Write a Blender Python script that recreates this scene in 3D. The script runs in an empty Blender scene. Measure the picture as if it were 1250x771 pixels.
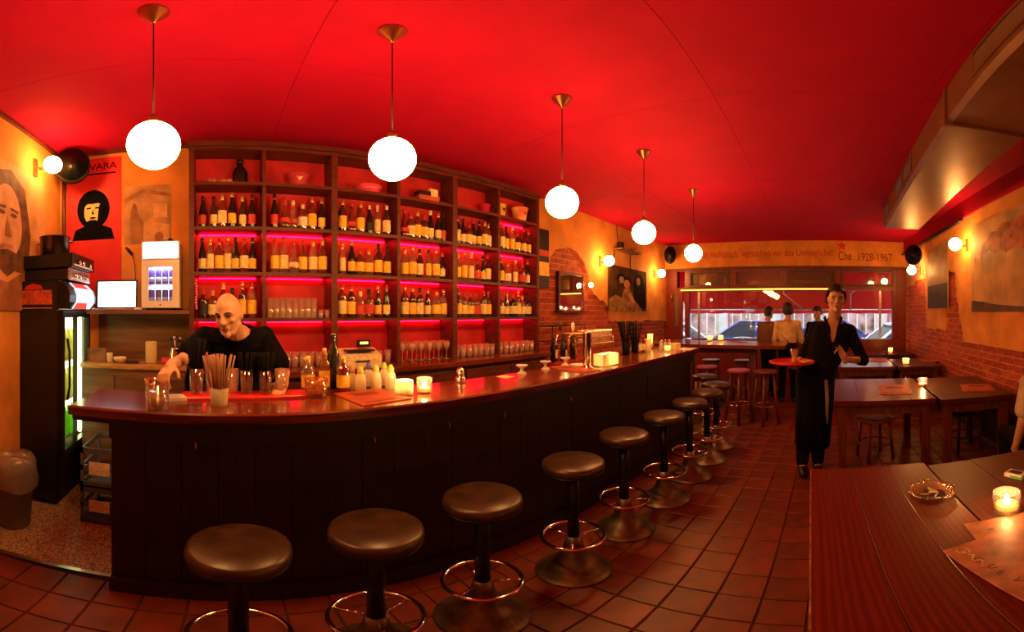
import bpy, bmesh, math, random
from math import sin, cos, tan, pi, sqrt, atan2
from mathutils import Vector, Matrix, Euler
random.seed(7)
S = bpy.context.scene
COL = S.collection

# ------------------------------------------------------------------ camera, world, exposure
EYE = 1.53
PPR = 460.0            # pixels per radian of the stitched panorama (1250 x 771 frame)
cd = bpy.data.cameras.new('camera'); cam = bpy.data.objects.new('camera', cd); COL.objects.link(cam)
cam.location = (0, 0, EYE); cam.rotation_euler = (pi/2, 0, .794 - pi/2)
cd.type = 'PANO'; cd.clip_start = .01
cd.panorama_type = 'EQUIRECTANGULAR'
cd.longitude_min = -625/PPR; cd.longitude_max = 625/PPR
cd.latitude_max = 382.3/PPR; cd.latitude_min = -(771-382.3)/PPR
S.camera = cam
W = bpy.data.worlds.new('overcast_evening'); S.world = W; W.use_nodes = True
bg = W.node_tree.nodes['Background']; bg.inputs[0].default_value = (.80, .88, 1, 1); bg.inputs[1].default_value = 1.3
S.view_settings.view_transform = 'Standard'; S.view_settings.look = 'None'; S.view_settings.gamma = 1
S.view_settings.use_curve_mapping = False
S.view_settings.exposure = 1.3
WARM = (1.0, .44, .11)
GLOBE = 36.0           # radiance of the pendant globes

# ------------------------------------------------------------------ where a pixel of the panorama looks (room axes: +X to the street, +Y to the bottle shelf)
def ray(x, y):
    th = .794 - (x-625)/PPR; e = (382.3-y)/PPR
    return Vector((cos(th)*cos(e), sin(th)*cos(e), sin(e)))
def atX(x, y, X): d = ray(x, y); return Vector((0, 0, EYE)) + d*(X/d.x)
def atY(x, y, Y): d = ray(x, y); return Vector((0, 0, EYE)) + d*(Y/d.y)
def atZ(x, y, Z): d = ray(x, y); return Vector((0, 0, EYE)) + d*((Z-EYE)/d.z)
def atD(x, y, D): d = ray(x, y); return Vector((0, 0, EYE)) + d*(D/sqrt(d.x**2+d.y**2))

# ------------------------------------------------------------------ materials
MATS = {}
def mat(name, col, rough=.5, metal=0, var=.12, scale=9, bump=0, emit=0, ecol=None, trans=0, spec=.5, stretch=None, coat=0, kind='noise', col2=None):
    if name in MATS: return MATS[name]
    m = bpy.data.materials.new(name); m.use_nodes = True; MATS[name] = m
    nt = m.node_tree; b = nt.nodes['Principled BSDF']
    b.inputs['Roughness'].default_value = rough; b.inputs['Metallic'].default_value = metal
    b.inputs['Specular IOR Level'].default_value = spec
    if coat: b.inputs['Coat Weight'].default_value = coat; b.inputs['Coat Roughness'].default_value = .12
    if trans: b.inputs['Transmission Weight'].default_value = trans
    c = (*col, 1)
    if var or bump:
        tc = nt.nodes.new('ShaderNodeTexCoord'); mp = nt.nodes.new('ShaderNodeMapping')
        nt.links.new(tc.outputs['Object'], mp.inputs[0])
        if stretch: mp.inputs['Scale'].default_value = stretch
        nz = nt.nodes.new('ShaderNodeTexNoise'); nz.inputs['Scale'].default_value = scale; nz.inputs['Detail'].default_value = 5
        nt.links.new(mp.outputs[0], nz.inputs[0])
        fac = nz.outputs['Fac']
        if kind == 'grain':
            wv = nt.nodes.new('ShaderNodeTexWave'); wv.wave_type = 'BANDS'; wv.bands_direction = 'Y'
            wv.inputs['Scale'].default_value = scale; wv.inputs['Distortion'].default_value = 6; wv.inputs['Detail'].default_value = 3
            wv.inputs['Detail Scale'].default_value = 1.5
            nt.links.new(mp.outputs[0], wv.inputs[0]); fac = wv.outputs['Fac']
        cr = nt.nodes.new('ShaderNodeValToRGB')
        lo = col2 or tuple(v*(1-2.2*var) if var < .45 else v*.05 for v in col)
        hi = tuple(min(1, v*(1+var)) for v in col)
        cr.color_ramp.elements[0].position = .3; cr.color_ramp.elements[1].position = .7
        cr.color_ramp.elements[0].color = (*lo, 1); cr.color_ramp.elements[1].color = (*hi, 1)
        nt.links.new(fac, cr.inputs[0]); nt.links.new(cr.outputs[0], b.inputs['Base Color'])
        if bump:
            bp = nt.nodes.new('ShaderNodeBump'); bp.inputs['Strength'].default_value = bump; bp.inputs['Distance'].default_value = .01
            nt.links.new(fac, bp.inputs['Height']); nt.links.new(bp.outputs[0], b.inputs['Normal'])
    else: b.inputs['Base Color'].default_value = c
    if emit:
        b.inputs['Emission Color'].default_value = (*(ecol or col), 1); b.inputs['Emission Strength'].default_value = emit
    return m
def clear(name, tint, keep=.75, rough=.05, refl=.7, dif=None):          # thin clear glass: mostly let through, some mirror
    if name in MATS: return MATS[name]
    m = bpy.data.materials.new(name); m.use_nodes = True; MATS[name] = m; nt = m.node_tree; nt.nodes.clear()
    o = nt.nodes.new('ShaderNodeOutputMaterial'); t = nt.nodes.new('ShaderNodeBsdfTransparent'); g = nt.nodes.new('ShaderNodeBsdfGlossy')
    d = nt.nodes.new('ShaderNodeBsdfDiffuse'); mx = nt.nodes.new('ShaderNodeMixShader'); mx2 = nt.nodes.new('ShaderNodeMixShader')
    lw = nt.nodes.new('ShaderNodeLayerWeight'); lw.inputs[0].default_value = .35
    mm = nt.nodes.new('ShaderNodeMath'); mm.operation = 'MULTIPLY_ADD'; mm.inputs[1].default_value = refl; mm.inputs[2].default_value = .06
    nt.links.new(lw.outputs['Facing'], mm.inputs[0])
    t.inputs[0].default_value = (*tint, 1); g.inputs[1].default_value = rough; d.inputs[0].default_value = (*(dif or [.6*v+.03 for v in tint]), 1)
    mx.inputs[0].default_value = 1-keep; nt.links.new(t.outputs[0], mx.inputs[1]); nt.links.new(d.outputs[0], mx.inputs[2])
    nt.links.new(mm.outputs[0], mx2.inputs[0]); nt.links.new(mx.outputs[0], mx2.inputs[1]); nt.links.new(g.outputs[0], mx2.inputs[2])
    nt.links.new(mx2.outputs[0], o.inputs[0]); return m
def lit(name, col, k):
    if name in MATS: return MATS[name]
    m = bpy.data.materials.new(name); m.use_nodes = True; MATS[name] = m; nt = m.node_tree; nt.nodes.clear()
    o = nt.nodes.new('ShaderNodeOutputMaterial'); e = nt.nodes.new('ShaderNodeEmission'); e.inputs[0].default_value = (*col, 1); e.inputs[1].default_value = k
    nt.links.new(e.outputs[0], o.inputs[0]); return m
def waxy(name, col, k=.5):                            # thin diffuse + translucent (awning cloth, wax, frosted cup)
    if name in MATS: return MATS[name]
    m = bpy.data.materials.new(name); m.use_nodes = True; MATS[name] = m; nt = m.node_tree; nt.nodes.clear()
    o = nt.nodes.new('ShaderNodeOutputMaterial'); d = nt.nodes.new('ShaderNodeBsdfDiffuse'); t = nt.nodes.new('ShaderNodeBsdfTranslucent'); mx = nt.nodes.new('ShaderNodeMixShader')
    nz = nt.nodes.new('ShaderNodeTexNoise'); nz.inputs['Scale'].default_value = 14
    cr = nt.nodes.new('ShaderNodeValToRGB'); cr.color_ramp.elements[0].color = (*[v*.8 for v in col], 1); cr.color_ramp.elements[1].color = (*col, 1)
    nt.links.new(nz.outputs[0], cr.inputs[0]); nt.links.new(cr.outputs[0], d.inputs[0]); nt.links.new(cr.outputs[0], t.inputs[0])
    mx.inputs[0].default_value = k; nt.links.new(d.outputs[0], mx.inputs[1]); nt.links.new(t.outputs[0], mx.inputs[2]); nt.links.new(mx.outputs[0], o.inputs[0]); return m

CEIL = mat('red_ceiling_paint', (.42, .0018, .034), .8, spec=.15, var=.05, scale=3, bump=.05)
PLAST = mat('ochre_plaster', (.66, .26, .045), .8, var=.13, scale=3.5, bump=.35)
MORTAR = mat('pale_mortar', (.62, .30, .15), .9, var=.2, scale=40, bump=.3)
BRICK = [mat('brick_red_%d' % i, c, .8, var=.22, scale=22, bump=.5) for i, c in enumerate([(.40, .06, .022), (.34, .045, .018), (.46, .08, .028)])]
GROUT = mat('dark_grout', (.05, .018, .012), .9, var=.2, scale=30)
TILE = [mat('terracotta_%d' % i, c, .42, var=.2, scale=6, bump=.08) for i, c in enumerate([(.155, .020, .007), (.13, .017, .006), (.18, .024, .008)])]
LINO = mat('speckled_linoleum', (.52, .40, .24), .6, var=.42, scale=70)
REDWOOD = mat('red_painted_wood', (.20, .016, .012), .4, var=.2, scale=8, stretch=(1, 1, 6))
SHELFW = mat('shelf_dark_red_wood', (.115, .017, .009), .5, var=.25, scale=5, stretch=(1, 6, 6))
SHELFB = mat('shelf_back_panel', (.60, .012, .028), .6, var=.15, scale=5)
BARTOP = mat('varnished_bar_top', (.17, .03, .012), .2, var=.3, scale=3, stretch=(1, 9, 9), coat=.5)
BARFR = mat('dark_bar_front', (.014, .005, .0035), .5, var=.3, scale=6, stretch=(6, 6, .6))
TABLEW = mat('red_stained_pine', (.115, .011, .0045), .28, var=.12, scale=14, stretch=(.10, 1, 1), kind='grain', coat=.25)
TABLED = mat('dark_stained_pine', (.075, .009, .004), .4, var=.12, scale=14, stretch=(.10, 1, 1), kind='grain')
LEGW = mat('reddish_leg_wood', (.16, .03, .014), .45, var=.25, scale=6, stretch=(5, 5, .6))
BROWNW = mat('brown_panel_wood', (.22, .10, .04), .45, var=.3, scale=4, stretch=(.5, 4, 4))
BLACK = mat('black_plastic', (.012, .011, .011), .4, var=.2)
BLACKM = mat('black_metal', (.015, .014, .014), .35, metal=.5, var=.2)
STEEL = mat('brushed_steel', (.60, .54, .48), .3, metal=1, var=.15, scale=20)
CHROME = mat('chrome', (.85, .80, .72), .12, metal=1, var=.05)
BRASS = mat('aged_brass', (.45, .26, .10), .35, metal=1, var=.15)
DUCT = mat('painted_sheet_metal', (.21, .085, .04), .36, metal=.3, var=.1, scale=5)
VINYL = mat('brown_leather_seat', (.046, .021, .011), .34, var=.25, scale=14, bump=.15)
CLOTHB = mat('black_cotton', (.006, .0055, .006), .9, spec=.08, var=.3, scale=30, bump=.3)
CLOTHG = mat('charcoal_trouser_cloth', (.010, .009, .009), .9, spec=.08, var=.3, scale=30)
SHIRTO = mat('pale_tan_shirt_cloth', (.62, .42, .24), .85, var=.15, scale=10, bump=.3)
BEIGE = mat('beige_tshirt_cloth', (.50, .42, .30), .85, var=.12, scale=10)
SKIN = mat('skin', (.60, .34, .23), .5, var=.08, scale=12)
SKIND = mat('tan_skin', (.46, .24, .15), .5, var=.08, scale=12)
LIP = mat('lip_skin', (.38, .14, .10), .45, var=.05)
HAIR = mat('dark_hair', (.012, .008, .006), .5, var=.3, scale=60, bump=.6)
STUB = mat('shaven_scalp', (.40, .22, .15), .6, var=.15, scale=60)
EYEW = mat('eye_white', (.6, .55, .5), .2, var=.03)
WHITE = mat('white_ceramic', (.75, .72, .66), .3, var=.04)
CREAM = mat('cream_paper', (.78, .66, .42), .7, var=.12, scale=30)
MENU = mat('red_menu_card', (.46, .07, .03), .45, var=.2, scale=16)
MENUB = mat('brown_menu_booklet', (.42, .15, .07), .42, var=.25, scale=12, bump=.15)
REDPL = mat('red_plastic', (.60, .02, .02), .35, var=.08)
PINK = mat('pink_plastic', (.85, .08, .20), .3, var=.08)
YELLOW = mat('yellow_tin', (.80, .50, .08), .4, var=.12, scale=14)
GLASS = clear('clear_glass', (.98, .96, .93), .94, .03)
GLASSR = clear('shelf_tumbler_glass', (.97, .86, .84), .74, .06, .95, (.95, .70, .62))
PANE = clear('window_pane', (.97, .98, .98), .98, .02, .3)
FROST = waxy('frosted_cup', (.85, .78, .62), .55)
WAX = waxy('candle_wax', (.95, .82, .55), .55)
FLAME = lit('candle_flame', (1, .62, .22), 70)
GLOW = lit('opal_globe_lamp', WARM, GLOBE)
SCONCE = lit('opal_sconce_globe', WARM, 40)
LED = lit('magenta_led_strip', (1, .0015, .018), 12)

# ------------------------------------------------------------------ mesh builder
class MB:
    def __init__(s): s.v = []; s.f = []; s.sm = []; s.mi = []
    def add(s, vs, fs, smooth=False, mi=0):
        o = len(s.v); s.v += [tuple(v) for v in vs]
        for f in fs: s.f.append(tuple(o+i for i in f)); s.sm.append(smooth); s.mi.append(mi)
        return s
    def box(s, c, d, rz=0, mi=0, ch=0):
        x, y, z = d[0]/2, d[1]/2, d[2]/2; R = Matrix.Rotation(rz, 3, 'Z'); c = Vector(c)
        if ch:
            vs = []; fs = []
            for k, (zz, e) in enumerate(((-z, 0), (z-ch, 0), (z, ch))):
                for a, b in ((-1, -1), (1, -1), (1, 1), (-1, 1)): vs.append(c + R @ Vector((a*(x-e), b*(y-e), zz)))
            for k in range(2):
                for i in range(4): j = (i+1) % 4; fs.append((k*4+i, k*4+j, k*4+4+j, k*4+4+i))
            fs += [(3, 2, 1, 0), (8, 9, 10, 11)]
            return s.add(vs, fs, mi=mi)
        vs = [c + R @ Vector((a*x, b*y, e*z)) for e in (-1, 1) for a, b in ((-1, -1), (1, -1), (1, 1), (-1, 1))]
        return s.add(vs, [(3, 2, 1, 0), (4, 5, 6, 7), (0, 1, 5, 4), (1, 2, 6, 5), (2, 3, 7, 6), (3, 0, 4, 7)], mi=mi)
    def b2(s, a, b, mi=0): return s.box([(p+q)/2 for p, q in zip(a, b)], [abs(q-p) for p, q in zip(a, b)], mi=mi)
    def lathe(s, prof, n=20, c=(0, 0, 0), mi=0, axis='Z', smooth=True):
        vs = []; fs = []; c = Vector(c); k = len(prof)
        for r, z in prof:
            for i in range(n):
                a = 2*pi*i/n; p = Vector((r*cos(a), r*sin(a), z))
                if axis == 'X': p = Vector((z, p.x, p.y))
                elif axis == 'Y': p = Vector((p.y, z, p.x))
                vs.append(c+p)
        for j in range(k-1):
            for i in range(n): i2 = (i+1) % n; fs.append((j*n+i, j*n+i2, (j+1)*n+i2, (j+1)*n+i))
        if prof[0][0] > 1e-5: fs.append(tuple(range(n))[::-1])
        if prof[-1][0] > 1e-5: fs.append(tuple((k-1)*n+i for i in range(n)))
        return s.add(vs, fs, smooth, mi)
    def tube(s, pts, r, n=8, mi=0, cap=True, closed=False):
        pts = [Vector(p) for p in pts]; m = len(pts); rr = r if isinstance(r, (list, tuple)) else [r]*m
        vs = []; fs = []; prev = None
        for i, p in enumerate(pts):
            if closed: t = pts[(i+1) % m]-pts[i-1]
            else: t = pts[min(i+1, m-1)]-pts[max(i-1, 0)]
            t.normalize()
            a = prev - t*prev.dot(t) if prev is not None else t.orthogonal()
            if a.length < 1e-6: a = t.orthogonal()
            a.normalize(); prev = a; b = t.cross(a)
            for k in range(n): w = 2*pi*k/n; vs.append(p + (a*cos(w)+b*sin(w))*rr[i])
        for i in range(m if closed else m-1):
            for k in range(n): k2 = (k+1) % n; i2 = (i+1) % m; fs.append((i*n+k, i*n+k2, i2*n+k2, i2*n+k))
        if cap and not closed: fs.append(tuple(range(n))[::-1]); fs.append(tuple((m-1)*n+k for k in range(n)))
        return s.add(vs, fs, True, mi)
    def ring(s, c, R, r, n=32, k=8, mi=0): return s.tube([(c[0]+R*cos(2*pi*i/n), c[1]+R*sin(2*pi*i/n), c[2]) for i in range(n)], r, k, mi, closed=True)
    def ball(s, c, r, n=16, mi=0, sc=(1, 1, 1)):
        k = max(6, n//2); prof = [(r*sin(pi*j/k), -r*cos(pi*j/k)) for j in range(k+1)]; o = len(s.v)
        s.lathe([(max(a, 1e-6), b) for a, b in prof], n, mi=mi)
        for i in range(o, len(s.v)): v = s.v[i]; s.v[i] = (c[0]+v[0]*sc[0], c[1]+v[1]*sc[1], c[2]+v[2]*sc[2])
        return s
    def cap(s, a, b, ra, rb, n=12):                     # tapered capsule
        a, b = Vector(a), Vector(b); t = (b-a); L = t.length
        if L < 1e-6: return s.ball(a, ra, n)
        t /= L; pts = []; rr = []
        for k in (1, .92, .7, .38): pts.append(a-t*ra*k); rr.append(max(ra*sqrt(max(0, 1-k*k)), 1e-4))
        pts += [a, b]; rr += [ra, rb]
        for k in (.38, .7, .92, 1): pts.append(b+t*rb*k); rr.append(max(rb*sqrt(max(0, 1-k*k)), 1e-4))
        return s.tube(pts, rr, n)
    def poly(s, pts, ext, mi=0):                          # closed outline extruded by vector ext
        ext = Vector(ext); n = len(pts); A = [Vector(p) for p in pts]; B = [p+ext for p in A]
        return s.add(A+B, [tuple(range(n))[::-1], tuple(range(n, 2*n))]+[(i, (i+1) % n, n+(i+1) % n, n+i) for i in range(n)], mi=mi)
    def loft(s, secs, left, n=20):                        # secs: (centre, half width, half depth); left: width axis
        vs = []; fs = []; cs = [Vector(q[0]) for q in secs]; m = len(secs); left = Vector(left).normalized()
        for i, (c, w, d) in enumerate(secs):
            t = (cs[min(i+1, m-1)]-cs[max(i-1, 0)]).normalized(); l = (left-t*left.dot(t)).normalized(); f = l.cross(t)
            for k in range(n):
                a = 2*pi*k/n; ca, sa = cos(a), sin(a)
                vs.append(cs[i] + l*w*math.copysign(abs(ca)**.8, ca) + f*d*math.copysign(abs(sa)**.9, sa))
        for i in range(m-1):
            for k in range(n): k2 = (k+1) % n; fs.append((i*n+k, i*n+k2, (i+1)*n+k2, (i+1)*n+k))
        fs += [tuple(range(n))[::-1], tuple((m-1)*n+k for k in range(n))]
        return s.add(vs, fs, True)
    def frame(s, axis, a0, b0, a1, b1, w, d0, d1, w2=None):     # picture-frame of four bars without overlaps
        w2 = w2 or w
        for (p, q, r, t) in ((a0, b0, a0+w, b1), (a1-w, b0, a1, b1), (a0+w, b0, a1-w, b0+w2), (a0+w, b1-w2, a1-w, b1)):
            if axis == 'Y': s.b2((p, d0, q), (r, d1, t))
            else: s.b2((d0, p, q), (d1, r, t))
        return s
    def mesh(s, name, mats):
        me = bpy.data.meshes.new(name); me.from_pydata(s.v, [], s.f)
        me.polygons.foreach_set('use_smooth', s.sm); me.polygons.foreach_set('material_index', s.mi)
        for m in (mats if isinstance(mats, (list, tuple)) else [mats]): me.materials.append(m)
        bm = bmesh.new(); bm.from_mesh(me); bmesh.ops.recalc_face_normals(bm, faces=bm.faces); bm.to_mesh(me); bm.free()
        me.update(); return me
    def build(s, name, mats, parent=None, loc=None, rot=None):
        return link(name, s.mesh(name, mats), parent, loc, rot)
def link(name, me, parent=None, loc=None, rot=None):
    o = bpy.data.objects.new(name, me); COL.objects.link(o)
    if parent is not None: o.parent = parent
    if loc is not None: o.location = loc
    if rot is not None: o.rotation_euler = rot if isinstance(rot, (tuple, list, Euler)) else (0, 0, rot)
    return o
def tag(o, label=None, cat=None, group=None, kind=None):
    if label: o['label'] = label
    if cat: o['category'] = cat
    if group: o['group'] = group
    if kind: o['kind'] = kind
    return o
def thing(name, label, cat, loc=(0, 0, 0), rz=0, group=None):
    o = link(name, None, None, loc, rz); o.empty_display_size = .1; return tag(o, label, cat, group)
def struct(o): o['kind'] = 'structure'; return o
KIDS = {}
def dup(o, loc, rz=None, label=None, group=None):
    def cp(a, parent):
        c = a.copy(); COL.objects.link(c)
        if parent is not None: c.parent = parent
        for k in a.children: cp(k, c)
        return c
    c = cp(o, None); c.location = loc
    if rz is not None: c.rotation_euler = (c.rotation_euler[0], c.rotation_euler[1], rz)
    if label: c['label'] = label
    if group: c['group'] = group
    return c
def lamp(name, loc, col, watt, r, parent):
    ld = bpy.data.lights.new(name, 'POINT'); ld.color = col; ld.energy = watt; ld.shadow_soft_size = r
    o = bpy.data.objects.new(name, ld); COL.objects.link(o); o.location = loc; o.parent = parent; return o
def jag(pts, step=.06, amp=.022, closed=True):
    out = []; n = len(pts)
    for i in range(n if closed else n-1):
        a, b = pts[i], pts[(i+1) % n]; L = math.hypot(b[0]-a[0], b[1]-a[1]); k = max(1, int(L/step))
        rough = a[2] if len(a) > 2 else 0
        for j in range(k if rough else 1):
            t = j/k; x = a[0]+(b[0]-a[0])*t; y = a[1]+(b[1]-a[1])*t
            if rough and j: x += random.uniform(-amp, amp); y += random.uniform(-amp, amp)
            out.append((x, y))
    return out
def inside(pt, poly):
    x, y = pt; r = False; n = len(poly)
    for i in range(n):
        x1, y1 = poly[i][:2]; x2, y2 = poly[(i+1) % n][:2]
        if (y1 > y) != (y2 > y) and x < (x2-x1)*(y-y1)/(y2-y1)+x1: r = not r
    return r
def text(body, size, loc, rot, m, parent, name='lettering', ext=.002, align='LEFT', sx=1):
    cu = bpy.data.curves.new('t', 'FONT'); cu.body = body; cu.size = size; cu.extrude = ext; cu.align_x = align
    t = bpy.data.objects.new('t', cu); COL.objects.link(t)
    me = bpy.data.meshes.new_from_object(t.evaluated_get(bpy.context.evaluated_depsgraph_get()))
    bpy.data.objects.remove(t); me.name = name; me.materials.clear(); me.materials.append(m)
    for v in me.vertices: v.co.x *= sx
    return link(name, me, parent, loc, rot)

# ------------------------------------------------------------------ room
XL, XF, YB, YR, H = -1.44, 7.92, 3.25, -2.04, 3.07
XN, YN = XL, YR                                         # near corner, behind the camera
fl = struct(MB().b2((XL-.1, YR-.1, -.12), (XF+.1, 1.9, -.008)).build('floor', GROUT))
TU = Vector((cos(.044), -sin(.044), 0)); TN = Vector((sin(.044), cos(.044), 0))      # bar and tile direction
tm = [MB().box((0, 0, -.006), (.193, .193, .012), ch=.004).mesh('tile', m) for m in TILE]
rest = MB(); nt_ = 0
for i in range(0, 40):
    for j in range(-12, 9):
        p = TU*(.1+i*.2) + TN*(-.02+j*.2)
        if not (-.1 < p.x < XF-.1 and YR+.12 < p.y < 1.78): continue
        dist = math.hypot(p.x, p.y)
        if .55 < p.x < 5.6 and -.3 < p.y < 1.32 and nt_ < 260:
            o = link('tile', random.choice(tm), fl, p + Vector((0, 0, random.uniform(-.0015, .0015))), (random.uniform(-.004, .004), random.uniform(-.004, .004), -.044)); nt_ += 1
        else: rest.box(p+Vector((0, 0, -.006)), (.193, .193, .012), rz=-.044, ch=.004)
for i in range(-7, 0):
    for j in range(-10, 9):
        p = TU*(.1+i*.2) + TN*(-.02+j*.2)
        if p.x > XL+.1 and YR+.1 < p.y < 1.66: rest.box(p+Vector((0, 0, -.006)), (.193, .193, .012), rz=-.044, ch=.004)
tag(rest.build('tile_field', TILE[0], fl), kind='stuff')
f2 = struct(MB().b2((XL-.1, 1.76, -.11), (XF+.1, YB+.1, .004)).build('floor', LINO))
struct(MB().b2((XL, 1.735, -.01), (-.5, 1.765, .012)).build('trim_1', STEEL))
ce = struct(MB().b2((XL-.1, YR-.1, H+.006), (XF+.1, YB+.1, H+.16)).build('ceiling', mat('ceiling_joint', (.25, .004, .01), .8)))
for i in range(5):
    for j in range(4):
        w, d = (XF-XL)/5, (YB-YR)/4
        MB().box((0, 0, .006), (w-.003, d-.003, .012)).build('panel', CEIL, ce, (XL+w*(i+.5), YR+d*(j+.5), H))

def bricks(wall, poly, z0, z1, x0, x1, place, cap=295):
    ms = [MB().box((0, 0, 0), (.238, .03, .068), ch=.006).mesh('brick', m) for m in BRICK]
    k = 0; r = 0; z = z0
    while z < z1:
        x = x0 + (.125 if r % 2 else 0)
        while x < x1:
            if inside((x, z), poly) and k < cap:
                o = link('brick', random.choice(ms), wall, place(x, z, random.uniform(-.002, .003)), (random.uniform(-.01, .01), 0, random.uniform(-.008, .008))); k += 1
            x += .25
        z += .08; r += 1
    return k
# back wall: plaster skin with the broken edge round the brick arch
wb = struct(MB().b2((XL-.2, YB, -.1), (XF+.2, YB+.2, H+.1)).build('wall_back', MORTAR))
def BW(x, y): p = atY(x, y, YB); return (p.x, p.z)
arch = [(655, 322), (668, 319), (672, 310), (680, 304), (690, 302), (702, 308), (710.6, 320.6), (715.6, 336), (722.4, 359.4), (736, 369.5), (741, 375), (743, 392)]
archw = [(*BW(*p), 1) for p in arch]
zlow = BW(790, 392)[1]
pl = [(XL, 0), (XL, H), (XF, H), (XF, zlow, 1)] + archw[::-1] + [(3.36, archw[0][1]), (3.36, 0)]
pts = jag(pl)
MB().poly([(x, YB+.0, z) for x, z in pts], (0, -.045, 0)).build('plaster', PLAST, wb)
bp = [(3.36, .75), (3.36, 2.5), (archw[3][0], 2.62), (archw[6][0]+.2, 2.4), (archw[9][0]+.2, 1.75), (archw[11][0]+.1, zlow+.07), (XF, zlow+.07), (XF, .75)]
bricks(wb, bp, .98, 2.6, 3.42, XF-.1, lambda x, z, d: (x, YB+.006+d, z))
# left wall, near wall
wl = struct(MB().b2((XL-.2, YR-.2, -.1), (XL, YB+.2, H+.1)).build('wall_left', PLAST))
wn = struct(MB().b2((XL-.2, YR-.2, -.1), (XF+.2, YR, H+.1)).build('wall_right', MORTAR))
FZ = 2.84
pr = [(XL, 1.15), (4.66, 1.15, 1), (4.90, 1.75, 1), (4.98, 2.12, 1), (5.32, 2.18, 1), (5.36, 1.27, 1), (6.30, 1.27, 1), (6.38, 1.9, 1), (6.45, 2.45, 1), (6.8, 2.72, 1), (XF, 2.78), (XF, H), (XL, H)]
MB().poly([(x, YR, z) for x, z in jag(pr)], (0, .045, 0)).build('plaster', PLAST, wn)
MB().b2((2.2, YR+.045, FZ), (XF, YR+.07, H)).build('frieze', CEIL, wn)
br_ = [(2.9, .42), (2.9, 1.19), (4.64, 1.19), (4.86, 2.1), (5.0, 2.22), (5.36, 2.22), (5.4, 1.33), (6.24, 1.33), (6.3, 2.4), (6.7, 2.75), (XF, 2.82), (XF, .42)]
bricks(wn, br_, .46, 2.8, 2.95, XF-.1, lambda x, z, d: (x, YR-.006+d, z), 299)
struct(MB().b2((XL, YR, 0), (XF, YR+.03, .45)).build('baseboard_right', mat('dark_skirting', (.03, .010, .006), .6)))
MB().tube([(4.6, YR+.10, 2.80), (XF-.02, YR+.10, 2.80)], .022, 10).build('trim_2', BLACKM); struct(bpy.data.objects['trim_2'])
# dark picture rails under the ceiling at the left
struct(MB().b2((XL, 1.0, H-.035), (XL+.03, YB, H)).build('trim_3', SHELFW)); struct(MB().b2((XL, YB-.08, H-.035), (-.24, YB-.045, H-.004)).build('trim_4', SHELFW))
struct(MB().tube([(XL+.05, YB-.07, 1.7), (XL+.05, YB-.07, H-.03)], .02, 8).build('trim_5', SHELFW))

# ------------------------------------------------------------------ far wall with the street window
wf = struct(link('wall_far', None)); wf.location = (0, 0, 0)
def FY(x): return tan(.794-(x-625)/PPR)*XF
ZT, ZM, ZS = 2.53, 2.05, .95                             # beam bottom, transom rail, sill
MB().b2((XF-.06, YR, ZT), (XF+.2, YB, H)).build('beam', PLAST, wf)
MB().b2((XF, YR-.2, -.1), (XF+.2, YB+.2, ZS)).build('parapet', REDWOOD, wf)
MB().b2((XF, 2.95, ZS), (XF+.2, YB+.2, ZT)).build('pier', REDWOOD, wf)
MB().b2((XF, YR-.2, ZS), (XF+.2, -1.84, ZT)).build('pier', REDWOOD, wf)
MB().b2((XF-.03, YR, ZT-.05), (XF+.0, YB, ZT+.01)).build('moulding', SHELFW, wf)
LET = mat('red_brown_lettering', (.48, .035, .012), .7, var=.1); LETD = mat('dark_lettering', (.16, .03, .015), .7, var=.1)
R_ = Euler((pi/2, 0, -pi/2))
zb = atX(930, 320, XF-.062).z
def fit(body, x0, x1, y, size, m):
    a, b = atX(x0, y, XF-.063), atX(x1, y, XF-.063)
    t = text(body, size, (XF-.0635, a.y, a.z), R_, m, wf)
    w = max(v.co.x for v in t.data.vertices)-min(v.co.x for v in t.data.vertices)
    for v in t.data.vertices: v.co.x *= (a.y-b.y)/w
fit('Seien wir realistisch, versuchen wir das Unmögliche!', 834, 1016, 316, .21, LET)
fit('Che', 1023, 1039, 317, .26, LETD); fit('1928-1967', 1046, 1087, 318, .24, LETD)
c = atX(1027.5, 300, XF-.062); st = []
for i in range(10): a = pi/2+i*pi/5; r = .12 if i % 2 == 0 else .05; st.append((c.x, c.y+r*cos(a), c.z+r*sin(a)))
MB().poly(st, (-.004, 0, 0)).build('star', mat('red_star_paint', (.6, .02, .01), .6), wf)
# window: transoms above, big panes below; left strip is the door leaf
wi = struct(link('window_1', None))
ys = [FY(x) for x in (838, 893, 958, 1024, 1094)]
fr = MB()
for z in (ZM, ): fr.b2((XF+.02, ys[-1], z-.035), (XF+.14, 2.95, z+.05))
fr.b2((XF+.02, ys[-1], ZT-.06), (XF+.14, 2.95, ZT)); fr.b2((XF-.02, -1.84, ZS-.04), (XF+.16, 2.6, ZS+.03))
for i, y in enumerate(ys): fr.b2((XF+.026, y-.05, ZM+.05 if 0 < i < 3 else ZS+.03), (XF+.134, y+.05, ZT-.06))
fr.b2((XF+.03, -1.83, ZS+.03), (XF+.12, -1.74, ZT-.06))
fr.build('window_frame', REDWOOD, wi)
for i in range(4):
    a, b = ys[i]-.05, ys[i+1]+.05
    s = MB().frame('X', b, ZM+.052, a, ZT-.062, .05, XF+.0, XF+.06)
    sf = s.build('transom_frame', SHELFW if i != 1 else REDWOOD, wi)
    MB().b2((XF+.03, b+.05, ZM+.1), (XF+.036, a-.05, ZT-.11)).build('pane', PANE, sf)
    if i < 3: MB().b2((XF+.075, b+.02, ZM+.06), (XF+.11, a-.02, ZT-.07)).build('blind', REDWOOD if i == 1 else SHELFW, wi)
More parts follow.
